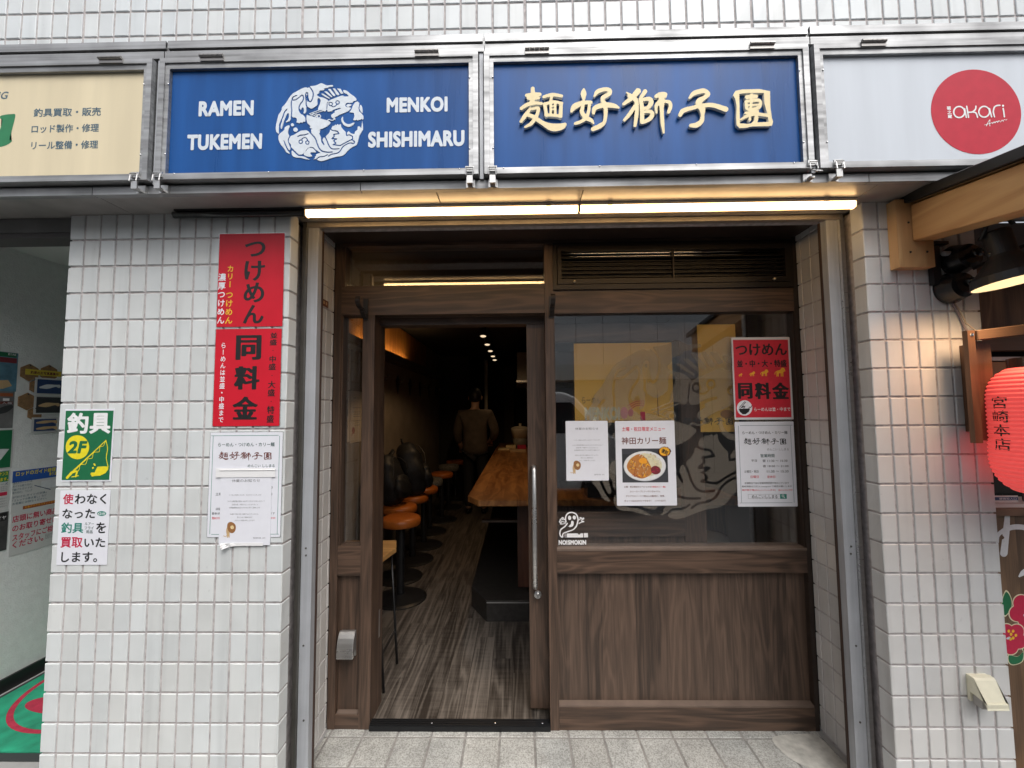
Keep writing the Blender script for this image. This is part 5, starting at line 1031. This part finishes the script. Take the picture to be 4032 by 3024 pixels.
# wall hooks
hk=thing('coat_hook','','hook',(0,0,0),'coat hooks on the interior wall')
bm=BM(); prism(bm,[(0,.10),(.07,.03),(0,-.13),(-.07,.03)],'X',0,.012); mk('hook_plate',bm,BLACKM,hk,bevel=.003)
bm=BM(); tube(bm,[(.012,0,.02),(.05,0,.01),(.065,0,.035)],.007,8); bmesh.ops.create_uvsphere(bm,u_segments=10,v_segments=8,radius=.016,matrix=Matrix.Translation((.068,0,.045))); mk('peg',bm,pm('peg_chrome',(.3,.28,.26),.3,.9),hk,smooth=True)
HL=['dark diamond coat hook nearest the doorway on the left interior wall','second dark diamond coat hook from the doorway','third dark diamond coat hook from the doorway','fourth dark diamond coat hook from the doorway','next to farthest dark diamond coat hook','farthest dark diamond coat hook on the left interior wall']
for i,y in enumerate((4.42,4.98,5.55,6.12,6.72,7.3)):
    o=hk if i==0 else copy_tree(hk); o.location=(-1.4595,y,1.93); o['label']=HL[i]
# backpacks
NYL=pm('black_nylon',(.011,.011,.012),.55,noise=.3,nscale=20,bump=.4,bscale=60)
def backpack(lab,x,y,z,rz,s):
    t=thing('backpack',lab,'backpack',(x,y,z),'backpacks on the stools'); M=Matrix.Translation((x,y,z))@Matrix.Rotation(rz,4,'Z')@Matrix.Rotation(R(-14),4,'Y')@Matrix.Scale(s,4)
    def blob(nm,c,r,p,mat):
        bm=BM(); bmesh.ops.create_icosphere(bm,subdivisions=4,radius=1)
        for v in bm.verts:
            q=[math.copysign(abs(a)**p,a) for a in v.co]; w=1+.05*math.sin(9*v.co.z+5*v.co.y); taper=1-.16*max(0,q[2])
            v.co=Vector((c[0]+r[0]*q[0]*w*taper,c[1]+r[1]*q[1]*w*taper,c[2]+r[2]*q[2]))
        bm.transform(M); mk(nm,bm,mat,t,smooth=True)
    blob('body',(0,0,.24),(.125,.165,.25),.72,NYL); blob('pocket',(.11,0,.15),(.06,.13,.12),.7,NYL)
    bm=BM(); tube(bm,[(-.02,-.03,.475),(-.02,-.02,.53),(-.02,.02,.53),(-.02,.03,.475)],.009,8); bm.transform(M); mk('grab_loop',bm,NYL,t,smooth=True)
    for sd in (-1,1):
        bm=BM(); tube(bm,[(-.11,sd*.06,.45),(-.17,sd*.08,.40),(-.18,sd*.10,.2),(-.11,sd*.12,.06)],.014,8); bm.transform(M); mk('strap',bm,NYL,t,smooth=True)
    bm=BM(); tube(bm,[(.118+.02*math.sin(a*3),.15*math.cos(a),.26+.19*math.sin(a)) for a in [math.pi*k/16 for k in range(17)]],.003,6); bm.transform(M); mk('zip',bm,pm('zip_grey',(.16,.15,.14),.3,.6),t)
backpack('black backpack on the stool nearer the doorway',-1.16,3.92,.735,R(-10),.95)
backpack('taller black backpack leaning on the stool behind',-1.07,4.40,.735,R(20),1.12)
# small table at the left of the doorway
t=thing('side_table','thin legged wooden table edge just inside the doorway','table',(-.95,2.55,.066))
bm=BM(); prism(bm,[(-1.40,2.36),(-.80,2.36),(-.76,2.60),(-.80,2.74),(-1.40,2.74)],'Z',.735,.765); mk('table_top',bm,wood('light_table',(.35,.17,.05),(.58,.33,.12),'X',0,freq=6),t,bevel=.003)
for a,b in (((-.815,2.68,.734),(-.755,2.62,.067)),((-.815,2.42,.734),(-.752,2.36,.067)),((-1.35,2.42,.734),(-1.40,2.36,.067)),((-1.35,2.68,.734),(-1.40,2.74,.067))):
    bm=BM(); tube(bm,[a,b],.0075,8); mk('leg',bm,BLACKM,t,smooth=True)
bm=BM(); tube(bm,[(-.773,2.64,.25),(-.773,2.385,.25)],.006,8); tube(bm,[(-.774,2.64,.26),(-.83,2.38,.16)],.004,6); mk('brace',bm,BLACKM,t)
# shelf unit and bin glimpsed through the window
t=thing('waste_bin','pale plastic bin on the floor behind the window','bin',(1.14,2.75,.067)); bm=BM(); lathe(bm,[(0,0),(.11,0),(.13,.55),(.14,.62),(.13,.66),(0,.68)],(1.20,2.75,.067),20); mk('bin_body',bm,pm('bin_plastic',(.30,.29,.27),.5),t,smooth=True)
bm=BM(); lathe(bm,[(.135,.67),(.12,.72),(0,.74)],(1.20,2.75,.067),20); mk('bin_lid',bm,MATS['bin_plastic'],t,smooth=True)
t=thing('condiment_box','black condiment box on the counter behind the window','box',(.62,3.2,zt)); boxm('box_body',(.50,.74,3.12,3.28,zt+.001,zt+.10),BLACKG,t,bevel=.005); boxm('box_lid',(.49,.75,3.11,3.29,zt+.101,zt+.115),BLACKM,t,bevel=.003)
# ------------------------------------------------------------------ person
def skin(name,joints,bones,parent,mat,sub=2,root=0):
    me=bpy.data.meshes.new(name); me.from_pydata([j[:3] for j in joints],bones,[]); o=bpy.data.objects.new(name,me); COL.objects.link(o)
    md=o.modifiers.new('s','SKIN'); sv=me.skin_vertices[0].data
    for i,j in enumerate(joints): sv[i].radius=(j[3],j[4] if len(j)>4 else j[3])
    sv[root].use_root=True
    ms=o.modifiers.new('u','SUBSURF'); ms.levels=sub; ms.render_levels=sub
    dg=bpy.context.evaluated_depsgraph_get(); dg.update(); m2=bpy.data.meshes.new_from_object(o.evaluated_get(dg))
    bpy.data.objects.remove(o); bpy.data.meshes.remove(me); bm=BM(); bm.from_mesh(m2); bpy.data.meshes.remove(m2)
    return mk(name,bm,mat,parent,smooth=True)
px,py,pz,k=-.66,6.3,.067,1.04
def q(x,y,z,r,r2=None): return (px+x*k,py+y*k,pz+z*k,r*k,(r2 or r)*k)
pt=thing('person','man in a brown jacket seen from behind beyond the counter corner','person',(px,py,pz))
SKIN=pm('skin',(.42,.25,.17),.5); JK=pm('olive_jacket',(.075,.058,.042),.85,noise=.2,nscale=12,bump=.5,bscale=25); TR=pm('black_trousers',(.012,.012,.014),.8)
J=[q(0,0,.95,.15,.11),q(0,0,1.15,.14,.10),q(0,0,1.38,.17,.10),q(0,.0,1.48,.065),q(0,.01,1.56,.06),q(0,.02,1.66,.082,.098),q(0,.01,1.74,.06,.07),
   q(-.19,0,1.42,.065),q(-.25,.02,1.17,.05),q(-.24,.14,.98,.038),q(-.235,.20,.92,.03),
   q(.19,0,1.42,.065),q(.28,-.01,1.17,.05),q(.22,.16,1.04,.038),q(.20,.22,1.01,.03),
   q(-.09,0,.86,.09),q(-.10,.02,.48,.062),q(-.10,-.01,.09,.045),q(-.10,.14,.035,.04,.03),
   q(.09,0,.86,.09),q(.11,.02,.48,.062),q(.12,-.01,.09,.045),q(.12,.14,.035,.04,.03)]
Bn=[(0,1),(1,2),(2,3),(3,4),(4,5),(5,6),(2,7),(7,8),(8,9),(9,10),(2,11),(11,12),(12,13),(13,14),(0,15),(15,16),(16,17),(17,18),(0,19),(19,20),(20,21),(21,22)]
for hx,hy,hz,s in ((-.235,.20,.92,-1),(.20,.22,1.01,1)):     # palm then five fingers from the hand joint
    b=10 if s<0 else 14
    for fi,(dx,l) in enumerate(((-.028,.062),(-.010,.074),(.009,.070),(.027,.056))):
        J+= [q(hx+dx,hy+.045,hz-.03,.0095),q(hx+dx,hy+.05+l*.55,hz-.05,.0085),q(hx+dx,hy+.045+l*.8,hz-.085,.0075)]; n=len(J); Bn+=[(b,n-3),(n-3,n-2),(n-2,n-1)]
    J+=[q(hx-s*.035,hy+.02,hz-.015,.011),q(hx-s*.05,hy+.055,hz-.03,.009)]; n=len(J); Bn+=[(b,n-2),(n-2,n-1)]
skin('body',J,Bn,pt,SKIN,2)
skin('jacket',[q(0,0,.80,.215,.155),q(0,0,.98,.195,.145),q(0,0,1.2,.185,.135),q(0,0,1.38,.19,.125),q(0,0,1.485,.085,.085),q(-.20,0,1.415,.088),q(-.265,.02,1.17,.072),q(-.25,.13,.99,.055),q(.20,0,1.415,.088),q(.295,-.01,1.17,.072),q(.235,.15,1.045,.055)],[(0,1),(1,2),(2,3),(3,4),(3,5),(5,6),(6,7),(3,8),(8,9),(9,10)],pt,JK,2)
skin('trousers',[q(0,0,.95,.165,.125),q(-.09,0,.84,.10),q(-.10,.02,.48,.078),q(-.10,-.01,.09,.065),q(.09,0,.84,.10),q(.11,.02,.48,.078),q(.12,-.01,.09,.065)],[(0,1),(1,2),(2,3),(0,4),(4,5),(5,6)],pt,TR,2)
bm=BM(); bmesh.ops.create_icosphere(bm,subdivisions=4,radius=1)
for v in bm.verts:
    c=v.co.copy(); n=1+.03*math.sin(17*c.x+5*c.z)*math.sin(13*c.y)
    v.co=Vector((px+.094*c.x*n*k,py+(.0+.112*c.y*n)*k,pz+(1.69+.115*c.z*n)*k))
bmesh.ops.delete(bm,geom=[v for v in bm.verts if v.co.y>py+.055 and v.co.z<pz+1.74*k],context='VERTS'); mk('hair',bm,pm('black_hair',(.008,.007,.007),.5),pt,smooth=True)
bm=BM()
for sx in (-1,1): bmesh.ops.create_uvsphere(bm,u_segments=8,v_segments=6,radius=.03,matrix=Matrix.Translation((px+sx*.093*k,py+.02,pz+1.655*k))@Matrix.Diagonal((.4,.7,1.1,1)))
mk('ears',bm,SKIN,pt,smooth=True)
for sx in (-.10,.12):
    bm=BM(); bmesh.ops.create_uvsphere(bm,u_segments=14,v_segments=8,radius=1,matrix=Matrix.Translation((px+sx*k,py+.07,pz+.045))@Matrix.Diagonal((.05,.14,.045,1))); mk('shoe',bm,BLACKG,pt,smooth=True)
# ================================================================== RIGHT NEIGHBOUR
STW=wood('dark_stained_post',(.05,.024,.013),(.165,.083,.045),'Z',0,freq=5,rough=.5,fiber=.3,warp=.4)
# wooden canopy
cp=thing('timber_canopy','pine canopy with a black metal drip edge over the right shopfront','canopy',(2.2,1.2,2.1))
boxm('wall_bracket',(1.509,1.648,1.638,Y0-.001,2.150,2.425),PINEZ,cp,bevel=.002)
sl=.14                                                     # fall per metre towards the street
def slope(bm,x0,x1,ya,yb,za,hh,mi=0):
    pts=[(ya,za),(yb,za+(yb-ya)*sl),(yb,za+hh+(yb-ya)*sl),(ya,za+hh)]; prism(bm,pts,'X',x0,x1)
bm=BM(); slope(bm,1.566,1.650,.55,1.637,2.255-(1.637-.55)*sl,.146); mk('rafter',bm,PINE,cp,bevel=.003)
bm=BM(); slope(bm,2.60,2.68,.55,1.637,2.255-(1.637-.55)*sl,.146); mk('rafter',bm,PINE,cp,bevel=.003)
z0=2.255-(1.637-.55)*sl+.146
bm=BM(); slope(bm,1.575,3.6,.50,1.637,z0+.001,.012); mk('roof_boards',bm,PINE,cp)
bm=BM(); slope(bm,1.543,1.564,.48,1.66,2.415-1.2*sl,.038); slope(bm,1.5645,3.6,.48,1.66,z0+.008,.018); mk('drip_edge',bm,pm('black_flashing',(.018,.019,.021),.35,.3),cp,bevel=.002)
for x,z in ((1.555,2.33),(1.555,2.21),(1.62,2.21)): bm=BM(); lathe(bm,[(0,.002),(.004,.0015),(.0045,0)],(x,1.6375,z),8,Matrix.Rotation(R(90),4,'X')); mk('screw',bm,BLACKM,cp)
# neighbour shopfront
nb=thing('timber_bar_front','weathered plank front of the bar right of the tiled pier','shopfront',(2.6,1.78,ZF))
boxm('plank_wall',(1.857,4.2,1.748,1.80,ZF,1.157),PLANK,nb); boxm('counter_edge',(1.857,4.2,1.735,1.86,1.158,1.185),OLDX,nb,bevel=.003)
boxm('white_ledge',(1.857,4.2,1.760,1.90,1.1855,1.200),pm('ledge_white',(.62,.61,.58),.4),nb,bevel=.002)
boxm('dark_opening',(1.857,4.2,2.05,2.10,1.186,2.0),DARKIN,nb); boxm('ochre_panel',(1.90,4.2,1.93,1.96,1.45,1.80),wood('ochre_board',(.28,.11,.02),(.48,.22,.05),'X',.12,freq=5),nb)
boxm('panel_trim',(1.857,4.2,1.92,1.965,1.805,1.822),MATS['ledge_white'],nb); boxm('lintel_board',(1.857,4.2,1.90,1.96,1.85,1.93),OLDX,nb,bevel=.003)
boxm('upper_planks',(1.857,4.2,1.92,1.96,1.935,2.20),wood('dark_planks',(.08,.045,.024),(.30,.18,.09),'Z',.14,freq=5,rough=.6),nb); boxm('upper_trim',(1.857,4.2,1.90,1.965,2.205,2.245),OLDX,nb,bevel=.003)
boxm('shutter_case',(1.857,4.2,1.89,2.0,2.25,2.33),pm('case_grey',(.14,.14,.135),.4,.3,noise=.1,nscale=6),nb,bevel=.003); boxm('shutter_case',(1.857,4.2,1.895,2.0,2.334,2.435),MATS['case_grey'],nb,bevel=.003)
bm=BM(); lathe(bm,[(0,.004),(.052,.004),(.055,.0)],(2.16,1.8895,2.292),40,Matrix.Rotation(R(90),4,'X')@Matrix.Diagonal((1,.26,1,1))); mk('oval_badge',bm,BLACKM,nb)
bm=BM(); box(bm,1.9,1.905,1.70,1.72,1.3,1.31); bm.free()
boxm('bottom_board',(1.857,4.2,1.66,1.747,ZF,.16),wood('pale_step',(.30,.16,.08),(.50,.30,.17),'X',0,freq=5),nb,bevel=.003)
# painted camellias and brush writing on the planks
Fp=PL('Y',1.748,3600,1900,1.4768); P=Print(Fp,.0006)
P.sdf([('+','S',[(540,195,30),(535,270,38),(528,340,40),(520,410,44)]),('+','S',[(480,350,20),(490,300,24),(560,262,30),(640,262,30),(720,300,30)]),('-','c',(512,320,10)),('+','S',[(610,545,12),(640,520,34),(700,500,30)])],'pale',5)
def petal(cx,cy,r,col,lift):
    P.sdf([('+','c',(cx+r*.62*math.cos(R(a)),cy+r*.62*math.sin(R(a)),r*.55)) for a in range(20,380,72)]+[('+','c',(cx,cy,r*.6))],'cabbage',4,lift); P.sdf([('+','c',(cx+r*.60*math.cos(R(a)),cy+r*.60*math.sin(R(a)),r*.50)) for a in range(20,380,72)]+[('+','c',(cx,cy,r*.6))],col,4,lift+.0003)
def leaf(pts): P.sdf([('+','P',pts)],'cabbage',4,.0); c=np.mean(pts,0); P.sdf([('+','P',[tuple(c+(np.array(p)-c)*.88) for p in pts])],'green',4,.0003)
leaf([(530,625),(560,660),(568,720),(540,770),(518,775),(505,700)]); leaf([(545,1000),(600,1010),(638,980),(630,1040),(575,1062),(545,1045)]); leaf([(625,960),(700,940),(720,1000),(660,1010)])
petal(650,745,92,'crimson',.0008); petal(560,905,84,'crimson',.0014)
for x,y in ((545,862),(570,862),(586,886),(570,902),(555,908),(558,880)): P.disc(x,y,8,9,'yellow',.0022,12)
P.sdf([('+','S',[(535,905,10),(548,902,16)]),('+','S',[(635,770,14),(680,740,20)])],'pale',4,.0022); P.done(nb,{'green':'leaf_print','crimson':'flower_print','pale':'brush_writing','yellow':'stamen_print','cabbage':'outline_print'})
# label strip
Ls=PL('Y',1.80,3880,1930,9.757)
t,P=poster('label_strip','narrow navy strip with five pale characters on the ledge under the lantern','label',Ls,(330,205,1245,440),pm('strip_white',(.60,.60,.58),.4),r=.001); P.rect(335,262,1240,388,'navy'); P.text('硬貨投入口',510,280,1175,368,'pale',.01,.0003); P.done(t)
bm=BM(); x,y,z=2.05,1.747,.515
t=thing('round_vent','round chrome louvred vent low on the plank wall','vent',(x,y,z-.06))
lathe(bm,[(.062,0),(.062,.012),(.056,.02),(.050,.012),(.050,0)],(x,y,z),40,Matrix.Rotation(R(90),4,'X')); mk('rim',bm,CHROME,t,smooth=True)
for kk in range(6):
    zz=z-.036+kk*.0145; hw=math.sqrt(.049**2-(zz-z)**2); bm=BM(); prism(bm,[(y-.004,zz+.009),(y-.016,zz-.001),(y-.0145,zz-.003),(y-.002,zz+.006)],'X',x-hw,x+hw); mk('slat',bm,pm('slat_metal',(.42,.43,.43),.4,.6),t)
# stained timber frame in front
t=thing('wooden_stand','stained timber stand standing off the right pier under the lamps','stand',(1.75,1.58,1.44))
boxm('post',(1.695,1.7225,1.585,1.604,1.462,1.885),STW,t,bevel=.003); boxm('post',(1.723,1.80,1.605,1.628,1.47,1.848),STW,t,bevel=.003)
bm=BM(); prism(bm,[(1.7235,1.846),(2.6,1.935),(2.6,1.985),(1.7235,1.884)],'Y',1.575,1.604); mk('rail',bm,OLDX,t,bevel=.003); boxm('wall_batten',(1.76,1.795,1.629,Y0-.001,1.5,1.84),STW,t)
bm=BM(); lathe(bm,[(0,.003),(.006,.0025),(.007,0)],(1.711,1.5848,1.868),12,Matrix.Rotation(R(90),4,'X')); mk('bolt',bm,CHROME,t)
bm=BM(); lathe(bm,[(0,.02),(.011,.019),(.014,.010),(.010,.004),(.016,.0)],(2.01,1.929,1.735),16,Matrix.Rotation(R(90),4,'X')); mk('cupboard_knob',bm,CHROME,nb,smooth=True)
# lamps
LG=pm('work_bulb',(1,.9,.7),.4,emit=(1,.75,.42),es=7)
def worklamp(lab,mx,mz,hx,hy,hz,tilt,lit,s=1.0):
    t=thing('wall_lamp',lab,'lamp',(mx,Y0,mz-.06),'black wall lamps on the right pier')
    M=Matrix.Rotation(R(90),4,'X'); bm=BM(); lathe(bm,[(0,.0),(.060,.0),(.062,.012),(.052,.045),(.048,.062),(.030,.066),(0,.066)],(mx,Y0-.001,mz),32,M); mk('wall_mount',bm,BLACKG,t,smooth=False)
    bm=BM(); lathe(bm,[(0,.012),(.016,.012),(.016,0)],(mx+.02,Y0-.066,mz+.01),14,M); tube(bm,[(mx+.005,Y0-.06,mz+.01),(mx+.03,Y0-.085,mz+.014),(hx-.05,hy+.01,hz+.105)],.010,10); mk('arm',bm,BLACKG,t,smooth=True)
    T=Matrix.Rotation(R(tilt),4,'X')@Matrix.Rotation(R(-7),4,'Y'); prof=[(0,.195),(.034,.193),(.038,.186),(.039,.105),(.046,.092),(.078,.052),(.098,.030),(.104,.0),(.101,.0),(.094,.029),(.04,.088),(0,.09)]
    bm=BM(); lathe(bm,[(r*s,zz*s) for r,zz in prof],(hx,hy,hz),36,T); mk('shade',bm,pm('shade_black',(.02,.021,.023),.45,.2),t,smooth=False)
    bm=BM(); lathe(bm,[(.0,.086),(.036,.085),(.074,.046),(.0925,.027),(.0995,.001)],(hx,hy,hz),36,T); mk('reflector',bm,pm('reflector_white',(.75,.72,.65),.4),t,smooth=True)
    if lit:
        bm=BM(); lathe(bm,[(0,.03),(.05,.032),(.07,.045),(0,.06)],(hx,hy,hz),24,T); mk('bulb',bm,LG,t,smooth=True)
        l=bpy.data.lights.new('lamp','SPOT'); l.energy=11; l.color=(1,.60,.34); l.spot_size=R(158); l.spot_blend=1; l.shadow_soft_size=.05
        o=bpy.data.objects.new('bulb_light',l); COL.objects.link(o); o.parent=t; o.location=Vector((hx,hy,hz-.004))-Vector(t.location); o.rotation_euler=(R(-tilt*0-6),R(14),0)
    bm=BM(); tube(bm,[(mx+.03,Y0-.07,mz+.06),(hx-.07,hy+.02,hz+.17),(hx-.055,hy,hz+.25),(hx-.015,hy,hz+.265),(hx+.02,hy,hz+.21)],.007,8); mk('cable',bm,BLACKM,t,smooth=True)
worklamp('upper black wall lamp on the pier, its open shade lit from within',1.765,2.185,1.735,1.465,2.032,-5,True)
worklamp('lower black wall lamp mount on the pier, its arm reaching past the right edge',1.731,2.07,2.02,1.26,2.09,0,False,.9)
t=thing('cable_bracket','black bracket plate on the pier beside the wall lamps','bracket',(1.67,Y0,2.09)); bm=BM(); box(bm,1.660,1.690,Y0-.022,Y0-.001,2.085,2.245); box(bm,1.660,1.72,Y0-.03,Y0-.001,2.2455,2.258); mk('plate',bm,BLACKM,t,bevel=.002)
bm=BM(); tube(bm,[(1.695,Y0-.03,2.206),(1.745,Y0-.03,2.207)],.010,10); mk('connector',bm,pm('connector_grey',(.35,.36,.38),.4),t)
t=thing('wire','thin pinkish wires hanging from the lower wall lamp','wire',(1.76,Y0,1.9)); bm=BM()
tube(bm,[(1.745,Y0-.008,2.015),(1.765,Y0-.006,1.985),(1.782,Y0-.012,1.93),(1.80,Y0-.03,1.893),(1.85,Y0-.09,1.894),(2.0,Y0-.10,1.92),(2.4,Y0-.10,1.965)],.0028,6); mk('cord',bm,pm('pale_cord',(.45,.36,.28),.5),t)
bm=BM(); tube(bm,[(1.742,Y0-.006,2.012),(1.758,Y0-.004,1.98),(1.775,Y0-.006,1.93),(1.783,Y0-.02,1.87)],.004,6); mk('cable',bm,pm('mauve_cable',(.25,.20,.21),.6),t)
# lantern
lx,ly,lz=1.900,1.50,1.285; Rr=.172; hh=.455
t=thing('paper_lantern','red ribbed paper lantern with black vertical writing, right edge','lantern',(lx,ly,lz))
def rad(v):                                 # v 0..1 bottom to top
    e=min(v,1-v)/.26; base=.52+.48*math.sqrt(max(0,1-(1-min(1,e))**2)); return Rr*base
NR=30; prof=[]
for i in range(NR*6+1):
    v=i/(NR*6); ph=(v*NR)%1; prof.append((rad(v)+.006*(abs(math.sin(math.pi*ph))-.5),lz+v*hh))
LM,nt,N,L,b=newmat('lantern_paper'); b.inputs['Base Color'].default_value=(.80,.11,.11,1); b.inputs['Roughness'].default_value=.6
b.inputs['Emission Color'].default_value=(1,.10,.09,1); b.inputs['Emission Strength'].default_value=.32
bm=BM(); lathe(bm,prof,(lx,ly,0),72); mk('paper_body',bm,LM,t,smooth=True)
bm=BM(); lathe(bm,[(.0,lz+hh+.032),(.112,lz+hh+.032),(.112,lz+hh-.002),(.0,lz+hh-.002)],(lx,ly,0),40); mk('top_ring',bm,BLACKG,t)
bm=BM(); lathe(bm,[(0,lz+.004),(.10,lz+.004),(.10,lz-.03),(0,lz-.03)],(lx,ly,0),40); mk('bottom_ring',bm,BLACKG,t)
bm=BM(); tube(bm,[(lx-.05,ly-.09,lz+hh+.03),(lx-.03,ly-.06,lz+hh+.10),(lx+.03,ly,lz+hh+.15),(lx+.05,ly+.05,lz+hh+.165)],.003,6); mk('cord',bm,pm('straw_cord',(.5,.42,.25),.8),t)
bm=BM(); ang0=math.atan2(-ly,-lx); Lp=PL('Y',ly-.11,3820,1280,5.184)
for ci,c in enumerate('宮崎本店'):
    vs,fs=bglyphs(c,.012); zc_=1.612-ci*.050; V3=[]
    for gx,gy in vs:
        z=zc_+(gy-.38)*.046; v=(z-lz)/hh; rr2=rad(min(max(v,0),1))+.0026; a=R(170)+(gx-.5)*.066/rr2
        V3.append(bm.verts.new((lx+rr2*math.cos(a),ly+rr2*math.sin(a),z)))
    for f in fs: bm.faces.new([V3[i] for i in f])
mk('lettering',bm,ink('black'),t)
# ================================================================== ACROSS THE STREET (seen in the glass)
ob=thing('opposite_building','grey panelled building across the street, mirrored in the shop window','building',(0,-6.5,-.06))
GP=pm('grey_panel',(.62,.65,.66),.45,noise=.06,nscale=2); bm=BM()
for i in range(26): box(bm,-9+i*.70,-9+i*.70+.685,-6.6,-6.4,2.75,4.6)
mk('metal_panels',bm,GP,ob); boxm('backing',(-9,9.2,-6.75,-6.61,-.06,4.55),pm('backing_dark',(.06,.06,.06),.8),ob)
boxm('pale_band',(-9,9.2,-6.6,-6.3,2.35,2.74),pm('pale_band',(.50,.52,.51),.6,noise=.05),ob)
bm=BM()
for i in range(13): box(bm,-9+i*1.4,-9+i*1.4+1.38,-6.6,-6.55,-.06,2.34)
mk('shutter',bm,pm('shutter_grey',(.18,.19,.19),.5,noise=.1),ob)
vn=thing('parked_van','white van parked across the street, mirrored in the shop window','van',(-.6,-3.6,-.06))
VW=pm('van_white',(.72,.73,.74),.25,coat=.5)
bm=BM(); prism(bm,[(-2.2,.25),(2.0,.25),(2.15,.5),(2.1,.95),(1.55,1.15),(.95,1.82),(.75,1.90),(-2.0,1.92),(-2.2,1.80)],'Y',-4.4,-2.75); mk('van_body',bm,VW,vn,bevel=.06,seg=3,smooth=False)
bm=BM(); prism(bm,[(-2.0,1.2),(1.35,1.2),(.88,1.72),(-2.0,1.74)],'Y',-2.749,-2.744); mk('side_window',bm,pm('van_glass',(.02,.025,.03),.1),vn)
for x in (-1.4,1.35):
    bm=BM(); lathe(bm,[(0,.09),(.18,.09),(.32,.06),(.33,-.08),(0,-.09)],(x,-2.82,.28),28,Matrix.Rotation(R(90),4,'X')); w_=mk('wheel',bm,pm('tyre',(.02,.02,.02),.8),vn)
    bm=BM(); lathe(bm,[(0,.10),(.17,.10),(.18,.092)],(x,-2.82,.28),20,Matrix.Rotation(R(90),4,'X')); mk('rim',bm,CHROME,w_)
